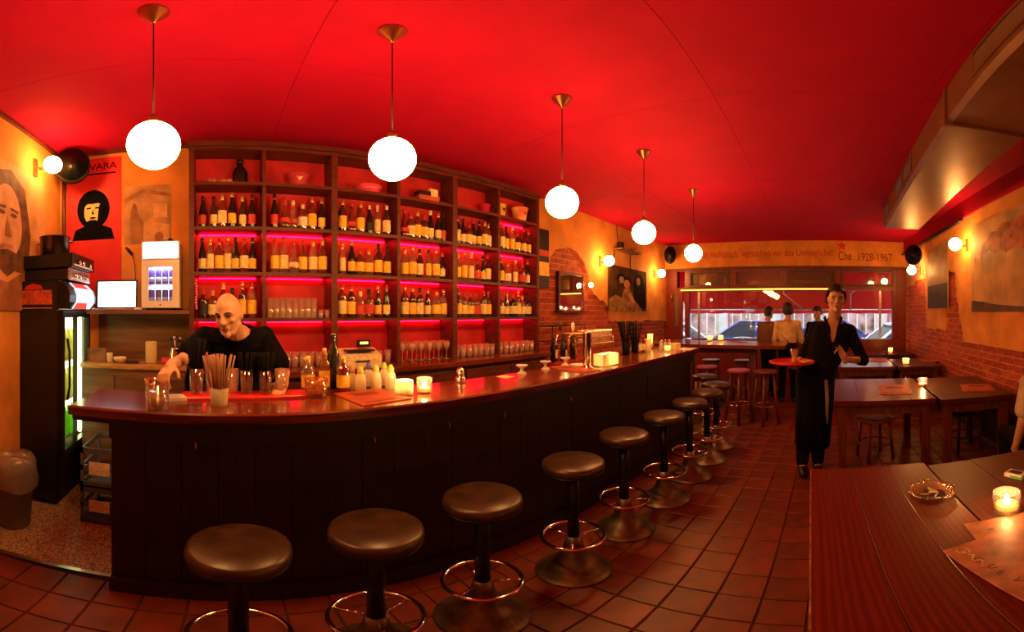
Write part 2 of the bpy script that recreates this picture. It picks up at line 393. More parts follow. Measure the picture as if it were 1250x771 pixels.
for a, b in ((2.58, ys[0]-.1), (ys[0]-.1, ys[3]+.05), (ys[3]-.05, ys[4]+.05)):
    MB().b2((XF+.08, b, ZS+.03), (XF+.086, a, ZM-.035)).build('pane', PANE, wi)
MB().b2((XF+.05, FY(852)-.02, ZS), (XF+.11, FY(852)+.02, ZM-.03)).build('mullion', STEEL, wi)
MB().b2((XF+.05, FY(1075)-.02, ZS), (XF+.11, FY(1075)+.02, ZM-.03)).build('mullion', STEEL, wi)
# fluorescent tube along the lintel
t = thing('tube_lamp', 'long warm tube lamp running along the lintel over the street window', 'lamp', (XF-.06, 1.0, ZM-.01))
MB().tube([(0, FY(832)-1.0, 0), (0, FY(1012)-1.0, 0)], .014, 8).build('tube', lit('warm_tube', (1, .42, .05), 1.6), t)
MB().b2((.014, FY(832)-1.0, -.02), (.06, FY(1012)-1.0, .025)).build('housing', SHELFW, t)
# door leaf at the left of the window
d1 = struct(link('door_1', None)); a, b = FY(806), FY(834)
s = MB(); s.b2((XF-.05, 2.99, 0), (XF, 3.10, 2.06)); s.b2((XF-.05, b, 0), (XF, b+.10, 2.06)); s.b2((XF-.05, b+.1, 0), (XF, 2.99, 1.25)); s.b2((XF-.05, b+.1, 1.95), (XF, 2.99, 2.06)); s.build('door_leaf', REDWOOD, d1)
MB().b2((XF-.03, b+.1, 1.25), (XF-.02, 2.99, 1.95)).build('pane', clear('dim_pane', (.5, .45, .4), .6), d1)
MB().tube([(XF-.09, 3.04, 1.8), (XF-.09, 3.04, 1.95)], .012).build('handle', BRASS, d1)

# ------------------------------------------------------------------ air duct under the ceiling, right
DA = -.072
dt = thing('air_duct', 'long painted sheet-metal air duct under the red ceiling above the right wall', 'air duct', (5.33, -1.03, H), DA)
DZ = -.29
def ductbody(x0, x1, nm):
    m = MB(); m.poly([(x0, 0, -.002), (x0, 0, DZ+.03), (x0, -.03, DZ), (x0, -.53, DZ), (x0, -.56, DZ+.03), (x0, -.56, -.002)], (x1-x0, 0, 0)); return m.build(nm, DUCT, dt)
ductbody(-3.2, 0, 'section'); ductbody(-5.4, -3.215, 'section')
MB().b2((-3.225, .018, DZ-.018), (-3.19, -.578, -.002)).build('flange', DUCT, dt)
for x, w in ((-.42, .34), (-1.45, .42), (-1.93, .42), (-3.95, .55)):
    g = MB()
    g.frame('Y', x-w/2, DZ+.07, x+w/2, -.03, .02, 0, .012)
    gg = g.build('grille', DUCT, dt)
    MB().b2((x-w/2+.02, -.001, DZ+.09), (x+w/2-.02, .003, -.05)).build('backing', BLACK, gg)
    for k in range(6): MB().box((0, 0, 0), (w-.04, .012, .008)).build('slat', DUCT, gg, (x, .006, DZ+.105+k*.022), (.6, 0, 0))

# ------------------------------------------------------------------ pendant globe lamps over the bar
lp = [(-.26, 1.475), (.735, 1.486), (1.896, 1.475), (3.04, 1.446), (4.33, 1.40)]
zs = [2.248, 2.25, None, None, None]
ord_ = ['first, near the left wall', 'second, before the bottle shelf', 'third, at the bottle shelf end', 'fourth, beyond the beer tap', 'fifth, before the painted motto']
px = [(188, 177, 60), (479, 194, 54), (683, 247, 41), (785, 284, 31), (846, 309, 25)]
for i, (x, y) in enumerate(lp):
    g = atD(px[i][0], px[i][1], math.hypot(x, y)); R = px[i][2]/PPR*math.hypot(x, y)/cos((382.3-px[i][1])/PPR)/2 if i < 2 else .107
    t = thing('pendant_lamp', 'white opal globe pendant lamp on a thin cord, ' + ord_[i], 'lamp', (x, y, H), 0, 'pendant globe lamps')
    MB().lathe([(.066, 0), (.064, -.012), (.012, -.075), (.008, -.09)], 24).build('ceiling_rose', BRASS, t)
    zc = g.z-H
    MB().tube([(0, 0, -.08), (0, 0, zc+R)], .0035, 6).build('cord', BLACK, t)
    MB().lathe([(.012, zc+R+.035), (.022, zc+R+.03), (.026, zc+R-.004), (.02, zc+R-.006)], 16).build('cap', BRASS, t)
    MB().ball((0, 0, zc), R, 32).build('globe', GLOW, t)

# ------------------------------------------------------------------ wall sconces
def sconce(name_label, base, n, R=.085):
    n = Vector(n); t = thing('wall_sconce', name_label, 'lamp', base, 0, 'globe wall sconces')
    s = n.cross(Vector((0, 0, 1)))
    m = MB(); q = Vector((abs(s.x)*.05+abs(n.x)*.02, abs(s.y)*.05+abs(n.y)*.02, .16)); m.box(n*.01, q); m.build('wall_plate', BRASS, t)
    MB().tube([n*.01, n*.06+Vector((0, 0, -.02)), n*.10], .012, 8).build('arm', BRASS, t)
    MB().ball(n*(.09+R), R, 24).build('globe', SCONCE, t)
    return t
p = atX(42, 205, XL); sconce('globe sconce on the left wall above the portrait mural', p, (1, 0, 0), .075)
p = atY(732, 319, YB-.045); sconce('globe sconce on the back wall between brick arch and group painting', p, (0, -1, 0))
p = atY(798, 334, YB-.045); sconce('globe sconce on the back wall right of the group painting', p, (0, -1, 0))
p = atY(1181, 299, YR+.045); sconce('globe sconce on the right wall beside the big sandy canvas', p, (0, 1, 0))
p = atY(1124, 330, YR+.045); sconce('globe sconce on the right wall below the far speaker', p, (0, 1, 0))
p = atY(713, 348, YB-.045); t = sconce('tiny globe light on the brick edge right of the small mirror', p, (0, -1, 0), .035)

# ------------------------------------------------------------------ round speakers
def speaker(label, loc, n, rx, rz, bl=.24):
    n = Vector(n).normalized(); t = thing('speaker', label, 'speaker', loc, atan2(n.y, n.x), 'black wall speakers')
    a = MB(); a.lathe([(1e-5, -.11), (.6, -.10), (.93, -.05), (1, 0), (.97, .02), (.9, .03)], 32, axis='X')
    a.v = [(v[0], v[1]*rx, v[2]*rz) for v in a.v]; a.build('shell', BLACK, t)
    c = MB(); c.lathe([(.9, .03), (.84, .022), (.3, -.02), (.26, -.015), (.16, .02), (1e-5, .034)], 32, axis='X')
    c.v = [(v[0]+.002, v[1]*rx, v[2]*rz) for v in c.v]; c.build('cone', BLACKM, t)
    MB().box((-.095-bl/2, 0, 0), (bl, .04, .06)).build('bracket', BLACKM, t)
p = atD(88, 202, 3.22); speaker('black round speaker high in the left corner beside the red poster', p, (.35, -1, -.1), .16, .178, .13)
p = atX(818, 311, XF-.34); speaker('black oval speaker at the left end of the motto beam', (p.x, p.y, p.z), (-1, -.25, 0), .13, .2)
p = atY(1115, 311, YR+.24); speaker('black round speaker at the right end of the motto beam', (p.x, p.y, p.z), (-1, .55, 0), .16, .19)

# ------------------------------------------------------------------ bottle shelf
SY, SB = 2.97, YB-.05
UX = [-.219, .357, .938, 1.535, 2.144, 2.729, 3.35]
TZ = [1.09, 1.491, 1.859, 2.231, 2.614, 2.94]
sh = thing('back_bar_shelf', 'tall dark red wooden back bar shelf full of bottles', 'shelf', (0, SB, 0))
def S_(a, b, nm, m, par=sh): return MB().b2((a[0], a[1]-SB, a[2]), (b[0], b[1]-SB, b[2])).build(nm, m, par)
S_((UX[0], SB-.012, 1.09), (UX[-1], SB, 2.94), 'back_panel', SHELFB)
for i, x in enumerate(UX):
    w = .026 if i % 2 == 0 and 0 < i < 6 else .014
    if i in (0, 6): w = .02
    S_((x-w, SY - (.006 if i % 2 == 0 else 0), 1.09), (x+w, SB, 2.955), 'upright', SHELFW)
for k, z in enumerate(TZ):
    for i in range(6): S_((UX[i]+.014, SY, z-.028), (UX[i+1]-.014, SB-.012, z), 'shelf_board', SHELFW)
S_((UX[0]-.03, SY-.03, 2.94), (UX[-1]+.03, SB, 2.985), 'cornice', SHELFW)
for k, z in ((3, TZ[4]), (2, TZ[3]), (1, TZ[2]), (0, TZ[1])):
    for i in range(6):
        if k == 3 and i not in (5,): continue
        S_((UX[i]+.05, SB-.026, z-.040), (UX[i+1]-.05, SB-.014, z-.030), 'light_strip', LED)
# base cabinets under the bottle shelf
for i in range(3):
    x0, x1 = UX[2*i]+.012, UX[2*i+2]-.012
    c = thing('base_cabinet', 'dark wooden base cabinet under the %s third of the bottle shelf' % ['left', 'middle', 'right'][i], 'cabinet', ((x0+x1)/2, SY-.17, 0), 0, 'base cabinets under the bottle shelf')
    w = x1-x0
    MB().b2((-w/2, .02, .08), (w/2, .38, 1.03)).build('body', SHELFW, c)
    for sgn in (-1, 1):
        d = MB().box((sgn*w/4, .01, .55), (w/2-.01, .022, .9), ch=.006).build('door', SHELFW, c)
        MB().ball((sgn*.04, -.012, .85), .014, 12).build('knob', BRASS, d)
ct = tag(MB().box((0, 0, 0), (UX[-1]-UX[0]-.006, .205, .045), ch=.005).build('counter_ledge', BARTOP, None, ((UX[0]+UX[-1])/2, SY-.105, 1.066)), 'dark varnished ledge running along the foot of the bottle shelf', 'counter')

# ------------------------------------------------------------------ bottles
BG = {'dark green': clear('bottle_green', (.05, .10, .02), .75), 'amber': clear('bottle_amber', (.55, .15, .02), .75), 'clear': clear('bottle_clear', (.92, .84, .76), .9),
      'black': mat('bottle_black', (.015, .012, .012), .15, var=.1), 'red': clear('bottle_red', (.6, .03, .03), .75), 'golden': clear('bottle_gold', (.80, .40, .05), .75), 'brown': clear('bottle_brown', (.22, .07, .015), .75)}
LB = {'cream': mat('label_cream', (.94, .74, .34), .6, var=.18, scale=40), 'yellow': mat('label_yellow', (.95, .60, .06), .6, var=.15, scale=40), 'red': mat('label_red', (.60, .06, .05), .6, var=.15, scale=40), 'black': mat('label_black', (.03, .025, .02), .6, var=.3, scale=40), 'white': mat('label_white', (.85, .80, .70), .6, var=.15, scale=40)}
CP = {'gold': mat('cap_gold', (.75, .45, .12), .35, metal=.6), 'black': mat('cap_black', (.02, .018, .016), .4), 'red': mat('cap_red', (.55, .03, .03), .4), 'white': mat('cap_white', (.80, .76, .68), .4)}
PROF = {0: [(.036, 0), (.038, .006), (.038, .175), (.034, .195), (.016, .225), (.0135, .235), (.0135, .285)],          # shouldered
        1: [(.033, 0), (.035, .006), (.034, .15), (.028, .19), (.017, .235), (.0135, .26), (.0135, .305)],                # sloping, wine
        2: [(.042, 0), (.044, .006), (.044, .145), (.040, .165), (.018, .185), (.015, .195), (.015, .235)],               # squat
        3: [(.030, 0), (.032, .006), (.032, .20), (.028, .215), (.014, .235), (.0125, .245), (.0125, .31)],               # tall slim
        4: [(.040, 0), (.047, .02), (.046, .06), (.030, .12), (.018, .17), (.014, .20), (.014, .265)]}                    # bulbous
BM = {}
def bottle(loc, shp, g, l, c, label, group, sc=1.0, cat='bottle'):
    nl = random.random() < .55
    key = (shp, g, l, c)
    if key not in BM:
        pr = PROF[shp]; sq = shp == 0 and g in ('golden', 'amber')
        b = MB().lathe(pr, 14); lm = MB(); cm = MB(); nm = MB(); q = pr[-3] if shp != 4 else pr[-2]; q2 = pr[-2]
        nm.lathe([(q2[0]+.0012, q2[1]+.002), (pr[-1][0]+.0012, q2[1]+.022)], 14); nm.f = nm.f[:-2]; nm.sm = nm.sm[:-2]; nm.mi = nm.mi[:-2]
        zt = pr[-1][1]; r0 = pr[2][0]; hb = pr[2][1]
        lo, hi = (.035, hb*.82) if shp != 4 else (.05, .09)
        if l: lm.lathe([(r0+.0008 if shp != 4 else .0475, lo), ((r0+.0008) if shp != 4 else .041, hi)], 14); lm.f = lm.f[:-2]; lm.sm = lm.sm[:-2]; lm.mi = lm.mi[:-2]
        cm.lathe([(pr[-1][0]+.0015, zt-.035), (pr[-1][0]+.0025, zt-.033), (pr[-1][0]+.002, zt+.008), (.004, zt+.01)], 12)
        BM[key] = (b.mesh('bottle', BG[g]), lm.mesh('paper_label', LB[l]) if l else None, cm.mesh('cap', CP[c]), nm.mesh('neck_label', LB[l]) if l else None)
    m = BM[key]; rz = random.uniform(0, 6.3)
    o = link('bottle', m[0], None, loc, rz); o.scale = (sc, sc, sc); tag(o, label, cat, group)
    if m[1]: link('paper_label', m[1], o)
    if m[3] and nl: link('neck_label', m[3], o)
    link('cap', m[2], o); return o
NTH = ['leftmost', 'second', 'third', 'fourth', 'fifth', 'sixth', 'seventh', 'eighth']
BAY = ['first', 'second', 'third', 'fourth', 'fifth', 'sixth']
G_ = {'g': 'dark green', 'a': 'amber', 'c': 'clear', 'k': 'black', 'r': 'red', 'y': 'golden', 'b': 'brown'}
L_ = {'c': 'cream', 'y': 'yellow', 'r': 'red', 'k': 'black', 'w': 'white', '-': None}
C_ = {'g': 'gold', 'k': 'black', 'r': 'red', 'w': 'white'}
# per bottle: shape, glass, label, cap   (read off the photograph, bay by bay)
ROWS = {
 'top bottle row': (TZ[3], ['1krk 1gck 0acg 1kyg 1gcg 1krk', '1krk 4arr 4crw 2aww 0ayg 1kyg', '0byg 4arr 0ayg 1kkw 3ccw 0bcw', '4rrr 2acr 0ayg 2byr 1kcw 1kcg 1krk', '0kck 1kck 2acr 1kcr 1kyk 0acg 0acg', '0acr 0byk 3cyw 2byr 1bcr 1byr']),
 'middle bottle row': (TZ[2], ['1kck 3ccg 0ayr 3ccg 1kyk 0rcr 1kyk', '0cyr 0ccr 4ccr 0ayr 0ccg 0ayg', '3ccg 1kyg 2ayr 2cyg 0byk 0byk', '0cyg 0cyg 0bck 3cyk 0cyg 1kcr', '0cyg 3cyg 3ccw 2arr 1gyk 0bcr', '0byr 2cwg 3ccw 2arr 1kcr']),
 'lower bottle row': (TZ[1], ['2bkr 2acg 0rcg 2kyk 3byg 0cyr', '', '0acr 0bar 2crw 2ark 1gyg 1gcr', '0acg 0byg 0bck 1gcr 2cyg 0cyg', '0byr 2acr 2byr 2arr 0bcr 0byr', '2acr 1bcr 2kcr 3acg 2ccg 2kck']),
}
for rn, (z, bays) in ROWS.items():
    for bi, codes in enumerate(bays):
        cs = codes.split(); n = len(cs); x0, x1 = UX[bi]+.05, UX[bi+1]-.05
        for k, cde in enumerate(cs):
            s, g, l, c = int(cde[0]), G_[cde[1]], L_.get(cde[2], 'yellow'), C_[cde[3]]
            x = x0+(x1-x0)*(k+.5)/n + random.uniform(-.006, .006)
            sc = random.uniform(.92, 1.04)*(.93 if s in (1, 3) else 1)
            pos = NTH[k] + (' from left' if k else '')
            bottle((x, SY+.065+random.uniform(-.012, .02), z), s, g, l, c, '%s bottle, %s label, %s cap, %s, %s of %s bay' % (g, l, c, pos, rn, BAY[bi]), 'bottles on the back bar shelf', sc)

# ------------------------------------------------------------------ glasses on the shelf
TM = MB().lathe([(.026, 0), (.028, .004), (.036, .115), (.0345, .115), (.027, .010), (1e-5, .009)], 12).mesh('tumbler', GLASSR)
HM = MB().lathe([(.028, 0), (.029, .004), (.034, .165), (.0325, .165), (.027, .012), (1e-5, .010)], 12).mesh('highball_glass', GLASSR)
SM = MB().lathe([(.020, 0), (.021, .003), (.026, .07), (.0245, .07), (.019, .008), (1e-5, .007)], 12).mesh('shot_glass', GLASSR)
WM = MB().lathe([(.032, 0), (.030, .004), (.005, .012), (.004, .075), (.020, .095), (.034, .13), (.030, .175), (.0285, .175), (.032, .13), (.018, .098), (1e-5, .09)], 12).mesh('wine_glass', GLASSR)
for k in range(8):
    for r in range(2):
        x = UX[1]+.05+k*.052
        tag(link('highball_glass', HM, None, (x, SY+.05+r*.085, TZ[1]), random.uniform(0, 6)), 'tall clear %s-row glass, %s, lower bottle row of the second bay' % (('front', 'back')[r], NTH[k]), 'glass', 'tall glasses in the second bay')
for k in range(2):
    for r in range(2): tag(link('shot_glass', SM, None, (UX[2]-.105+k*.058, SY+.05+r*.08, TZ[1]), 0), 'small %s shot glass in the %s row, right of the tall second-bay glasses' % (('left', 'right')[k], ('front', 'back')[r]), 'glass', 'shot glasses in the second bay')
for bi, (me, nm, n, lab) in {0: (TM, 'tumbler', 7, '%s clear tumbler on the lowest shelf behind the bartender'), 1: (TM, 'tumbler', 8, '%s clear tumbler on the lowest shelf of the second bay'),
        3: (WM, 'wine_glass', 6, '%s stemmed glass on the lowest shelf of the fourth bay'), 4: (TM, 'tumbler', 7, '%s clear tumbler on the lowest shelf of the fifth bay'), 5: (TM, 'tumbler', 7, '%s clear tumbler on the lowest shelf of the sixth bay')}.items():
    for k in range(n):
        for r in range(2):
            x = UX[bi]+.06+k*(UX[bi+1]-UX[bi]-.12)/(n-1)
            tag(link(nm, me, None, (x+random.uniform(-.004, .004), SY+.05+r*.085, TZ[0]), random.uniform(0, 6)), lab % (NTH[k]+' '+('front', 'back')[r]), 'glass', 'glasses on the lowest shelf')
for k in range(3): tag(link('tumbler', TM, None, (1.28+k*.085, SY+.06, TZ[0])), '%s clear tumbler right of the cash register' % NTH[k], 'glass', 'glasses beside the cash register')

# ------------------------------------------------------------------ things in the top compartments
zt = TZ[4]
p = atY(268, 215, SY+.1); o = MB()
for k in range(7): o.ball((-.075+k*.025, random.uniform(-.02, .02), .03), .034, 10, sc=(1, 1, .9))
tag(o.build('bread_loaf', mat('crust', (.50, .22, .10), .7, var=.25, scale=20, bump=.4), None, (p.x, SY+.1, zt)), 'pale lumpy loaf lying in the top left shelf compartment', 'bread')
t = thing('demijohn', 'dark bulky bottle standing in the top left shelf compartment', 'bottle', (atY(293, 215, SY+.12).x, SY+.13, zt))
MB().lathe([(.06, 0), (.065, .01), (.065, .12), (.05, .16), (.025, .19), (.022, .225)], 20).build('body', BG['black'], t); MB().lathe([(.026, .215), (.027, .25), (.01, .252)], 14).build('stopper', BLACK, t)
def bucket(label, x, y, m, r0, r1, h, handle=True, em=None, grp='buckets on the shelf top'):
    t = thing('ice_bucket', label, 'bucket', (x, y, zt), 0, grp)
    MB().lathe([(r0, 0), (r0+.002, .004), (r1, h), (r1+.006, h+.002), (r1+.006, h-.012), (r1-.004, h-.014), (r0-.006, .008), (1e-5, .006)], 24).build('bucket_body', m, t)
    if handle: MB().tube([(r1*cos(a)*1.03, .0, h*.9+r1*.5*sin(a)) for a in [pi*k/12 for k in range(13)]], .005, 6).build('handle', m, t)
    if em:
        q = [(-.03, .02), (-.01, .004), (0, .012), (.01, .004), (.03, .02), (.012, -.012), (0, -.028), (-.012, -.012)]
        MB().poly([(a, -(r0+(r1-r0)*.55)-.006, h*.6+b) for a, b in q], (0, .004, 0)).build('emblem', em, t)
    return t
bucket('translucent pink ice bucket with a pale wing emblem, top shelf of second bay', atY(364, 212, SY+.1).x, SY+.12, waxy('pink_bucket', (.9, .12, .25)), .065, .095, .125, True, LB['cream'])
bucket('small pink bucket half hidden behind the upright, top shelf of fifth bay', UX[5]-.085, SY+.14, waxy('pink_bucket2', (.9, .06, .2)), .045, .06, .12, False)
bucket('yellow tin bucket with a round badge, top shelf of sixth bay', UX[5]+.10, SY+.1, YELLOW, .055, .07, .15, False, LB['black'])
bucket('wide red and yellow bucket at the far right of the shelf top', UX[6]-.2, SY+.11, mat('bucket_patches', (.8, .45, .12), .4, var=.5, scale=9, col2=(.75, .05, .08)), .07, .10, .17, False, LB['red'])
t = thing('wicker_tray', 'low pink slatted basket in the top compartment of the third bay', 'basket', (atY(450, 228, SY+.1).x, SY+.12, zt))
MB().lathe([(.09, 0), (.09, .02), (.10, .022), (.125, .07), (.118, .072), (.092, .026), (1e-5, .02)], 24).build('basket_body', PINK, t)
MB().ring((0, 0, .073), .124, .006).build('rim', PINK, t)
xb = atY(520, 232, SY+.1).x
for k, (dx, dz, sz, m, la) in enumerate([(0, .03, (.22, .13, .06), mat('box_red', (.55, .1, .08), .6), 'flat red carton lying lowest in the stack atop the fourth bay'), (-.04, .085, (.13, .11, .05), BLACK, 'black carton on the left of the stack atop the fourth bay'), (.055, .10, (.09, .11, .08), LB['cream'], 'pale carton on the right of the stack atop the fourth bay'), ]):
    tag(MB().box((0, 0, 0), sz, ch=.002).build('carton', m, None, (xb+dx, SY+.1, zt+dz)), la, 'box', 'cartons on the shelf top')
tag(MB().box((0, 0, 0), (.10, .1, .035), ch=.002).build('carton', BLACK, None, (xb+.185, SY+.1, zt+.018)), 'small black box right of the carton stack atop the fourth bay', 'box', 'cartons on the shelf top')
# pink bead string hanging at the left upright
t = thing('bead_garland', 'string of glittering pink beads hanging at the left end of the lower bottle row', 'garland', (UX[0]+.035, SY+.03, TZ[1]+.32))
for k in range(11): MB().ball((0, 0, 0), .011, 8).build('bead', mat('pink_bead', (.95, .25, .45), .1, var=0), t, (random.uniform(-.004, .004), 0, -.02-k*.022))
MB().tube([(0, 0, .02), (0, 0, -.26)], .002, 5).build('string', PINK, t)
# cash register on the lowest shelf, third bay
t = thing('cash_register', 'pale cash register with small lit display on the ledge by the third bay', 'cash register', (1.11, SY-.09, 1.09))
MB().poly([(-.17, -.10, 0), (-.17, -.10, .10), (-.17, .06, .15), (-.17, .10, .15), (-.17, .10, 0)], (.34, 0, 0)).build('body', CREAM, t)
MB().box((0, -.104, .045), (.30, .008, .07), ch=.002).build('drawer', CREAM, t); MB().tube([(-.06, -.115, .06), (.06, -.115, .06)], .006).build('handle', BLACK, t)
d = MB().box((.06, .03, .19), (.11, .03, .06), ch=.004).build('display', BLACK, t); MB().box((.06, .013, .195), (.07, .003, .02)).build('screen', lit('register_digits', (.9, .7, .1), 1.2), d)
MB().box((0, -.03, .14), (.24, .09, .012), ch=.003).build('keypad', BLACK, t)

# ------------------------------------------------------------------ left corner: posters, mural, fridge, laptop, mini fridge
def art(t, o, ux, layers, depth=.0012):
    """flat printed shapes on a picture: o origin, ux horizontal unit vector, up = Z, n = outward"""
    ux = Vector(ux); n = ux.cross(Vector((0, 0, 1)))
    for k, (nm, m, pts) in enumerate(layers):
        q = [Vector(o)+ux*a+Vector((0, 0, b))+n*depth*(k+1) for a, b in pts]
        MB().poly(q, n*.0006).build(nm, m, t)
def ell(cx, cy, rx, ry, n=24, a0=0, a1=2*pi): return [(cx+rx*cos(a0+(a1-a0)*i/n), cy+ry*sin(a0+(a1-a0)*i/n)) for i in range(n)]
INK = mat('poster_ink', (.004, .004, .004), .9, spec=.05, var=0); PFACE = mat('poster_pale', (.85, .55, .22), .7, var=.08); PRED = mat('poster_red', (.62, .012, .02), .6, var=.06)
yw = YB-.047
a, b = atY(82, 190, yw), atY(148, 375, yw)
x0, x1, z1, z0 = a.x, b.x, atY(115, 194, yw).z, 1.60
t = thing('red_poster', 'tall red poster with black stencilled head on the corner wall', 'poster', (0, 0, 0))
MB().b2((x0, yw-.004, z0), (x1, yw, z1)).build('sheet', PRED, t)
cx = atY(114, 250, yw).x; zc = atY(114, 258, yw).z
art(t, (cx, yw-.004, zc), (1, 0, 0), [
  ('printed_hair', INK, ell(0, .02, .155, .19)), ('printed_shoulders', INK, [(-.20, -.27), (-.17, -.17), (-.06, -.13), (.06, -.13), (.17, -.17), (.20, -.27)]),
  ('printed_face', PFACE, ell(0, -.01, .085, .125)), ('printed_brow', INK, [(-.065, .035), (-.02, .04), (-.02, .022), (-.06, .02)]), ('printed_brow', INK, [(.02, .04), (.065, .035), (.06, .02), (.02, .022)]),
  ('printed_nose', INK, [(-.004, .02), (.012, -.03), (-.012, -.03)]), ('printed_mouth', INK, ell(0, -.065, .03, .009)), ('printed_shadow', INK, [(.03, -.13), (.085, -.09), (.11, .05), (.06, .06), (.05, -.02), (.045, -.08)]), ('printed_beard', INK, [(-.06, -.10), (-.03, -.085), (.02, -.085), (.05, -.10), (.02, -.145), (-.03, -.145)]), ('printed_fringe', INK, [(-.09, .05), (-.06, .11), (0, .12), (.06, .11), (.09, .05), (.05, .075), (0, .07), (-.05, .075)])])
w_ = x1-x0
tt = text('GUEVARA', .095, (x0+.03, yw-.006, z1-.12), (pi/2, 0, 0), INK, t, 'lettering', .001); mw = max(v.co.x for v in tt.data.vertices)
for v in tt.data.vertices: v.co.x *= (w_-.07)/mw
MB().b2((x0+.04, yw-.006, z1-.17), (x1-.05, yw-.0045, z1-.155)).build('printed_line', INK, t)
# faded photo print
a, b = atY(152, 228, yw), atY(209, 296, yw)
t = thing('faded_print', 'faded brown photo print on the ochre wall right of the red poster', 'poster', (0, 0, 0))
PR1 = mat('print_brown', (.50, .26, .11), .7, var=.25, scale=6); PR2 = mat('print_dark', (.30, .13, .05), .7, var=.2, scale=9); PR3 = mat('print_mid', (.60, .33, .14), .7, var=.2)
MB().b2((a.x, yw-.003, b.z), (b.x, yw, a.z)).build('sheet', PR1, t); w, h = b.x-a.x, a.z-b.z
art(t, (a.x, yw-.003, b.z), (1, 0, 0), [('printed_roof', PR2, [(0, h*.78), (w*.4, h*.93), (w, h*.84), (w, h*.78), (w*.4, h*.86), (0, h*.70)]), ('printed_figure', PR2, [(w*.15, 0), (w*.12, h*.3), (w*.14, h*.55), (w*.2, h*.7), (w*.26, h*.66), (w*.3, h*.5), (w*.42, h*.35), (w*.4, 0)]),
  ('printed_wall', PR3, [(w*.62, h*.42), (w*.62, h*.68), (w*.92, h*.66), (w*.92, h*.42)]), ('printed_car', PR3, [(w*.45, h*.05), (w*.45, h*.28), (w*.6, h*.35), (w*.97, h*.3), (w*.97, h*.05)]), ('printed_wheel', PR2, ell(w*.75, h*.10, w*.09, h*.08))])
# portrait mural on the left wall
t = thing('portrait_canvas', 'warm brown painted portrait of a long-haired bearded man on the left wall', 'painting', (0, 0, 0))
yA, yB_ = 1.75, 2.86; za, zb_ = 1.55, 2.66
MB().b2((XL+.004, yA, za), (XL+.02, yB_, zb_)).build('canvas', mat('canvas_tan', (.62, .30, .12), .7, var=.2, scale=4), t)
MS = mat('paint_skin', (.60, .30, .16), .7, var=.2, scale=6); MH = mat('paint_hair', (.14, .05, .025), .7, var=.3, scale=12); MD = mat('paint_shadow', (.30, .11, .05), .7, var=.2)
def lw(y, x): return None
art(t, (XL+.02, yA, za), (0, 1, 0), [('painted_shirt', MD, [(0, 0), (.15, .25), (.5, .2), (.75, .3), (.9, 0)]), ('painted_hair', MH, [(.18, .35), (.2, .75), (.33, 1.0), (.55, 1.06), (.75, .95), (.84, .6), (.8, .3), (.68, .28), (.5, .3)]),
  ('painted_face', MS, ell(.50, .62, .20, .31)), ('painted_beard', MH, [(.33, .5), (.38, .42), (.5, .44), (.62, .42), (.68, .5), (.62, .30), (.5, .24), (.38, .30)]), ('painted_eye', MH, ell(.42, .70, .045, .016)), ('painted_eye', MH, ell(.58, .70, .045, .016)),
  ('painted_brow', MH, [(.36, .745), (.47, .755), (.47, .735), (.36, .725)]), ('painted_brow', MH, [(.53, .755), (.64, .745), (.64, .725), (.53, .735)]), ('painted_nose', MD, [(.49, .68), (.55, .53), (.46, .53)]), ('painted_mouth', LIP, ell(.5, .46, .06, .015)),
  ('painted_hand', MS, [(.05, .0), (.08, .25), (.2, .42), (.3, .46), (.34, .42), (.28, .32), (.33, .28), (.27, .18), (.25, 0)]), ('painted_cigar', MD, [(.26, .42), (.44, .47), (.45, .445), (.28, .39)])])

# tall drinks fridge
FX, F0, F1, FT = -1.08, 2.46, 3.03, 1.77
t = thing('drinks_fridge', 'tall black drinks fridge with lit glass door in the left corner', 'fridge', (0, 0, 0))
MB().b2((XL+.005, F0, .06), (FX-.05, F0+.02, FT)).b2((XL+.005, F1-.02, .06), (FX-.05, F1, FT)).b2((XL+.005, F0, .06), (XL+.03, F1, FT)).b2((XL+.005, F0, FT-.02), (FX-.05, F1, FT)).b2((XL+.005, F0, .06), (FX-.05, F1, .45)).build('carcass', BLACK, t)
MB().b2((XL+.03, F0+.02, .45), (XL+.034, F1-.02, 1.52)).build('liner', mat('fridge_liner', (.9, .9, .8), .4, var=.05), t)
MB().b2((XL+.06, F1-.028, .5), (FX-.10, F1-.021, 1.5)).build('light_panel', lit('fridge_panel', (.95, 1, .45), 2.2), t)
MB().tube([(FX-.075, F0+.05, .5), (FX-.075, F0+.05, 1.5)], .012).tube([(FX-.075, F1-.05, .5), (FX-.075, F1-.05, 1.5)], .012).build('light_tube', lit('fridge_tube', (.95, 1, .50), 8), t)
dr = MB()
dr.frame('X', F0, .45, F1, 1.55, .03, FX-.05, FX, .05)
dr.b2((FX-.04, (F0+F1)/2-.012, .5), (FX-.01, (F0+F1)/2+.012, 1.5))
dr = dr.build('door', BLACKM, t); MB().b2((FX-.03, F0+.028, .49), (FX-.024, F1-.028, 1.51)).build('pane', clear('fridge_pane', (.95, .98, .88), .97, .03, .25), dr)
MB().tube([(FX+.02, F0+.03, .9), (FX+.035, F0+.03, 1.0), (FX+.035, F0+.03, 1.25), (FX+.02, F0+.03, 1.35)], .01).build('handle', BLACKM, dr)
hd = MB(); pr = [(FX-.05, 1.56), (FX+.01, 1.565), (FX+.045, 1.61), (FX+.05, 1.66), (FX+.03, 1.72), (FX-.01, 1.76), (FX-.05, 1.765)]
hd.poly([(x, F0+.005, z) for x, z in pr], (0, F1-F0-.01, 0)); hd = hd.build('header', BLACKM, t)
pr2 = [(x+.002, z) for x, z in pr[1:6]]
s = MB()
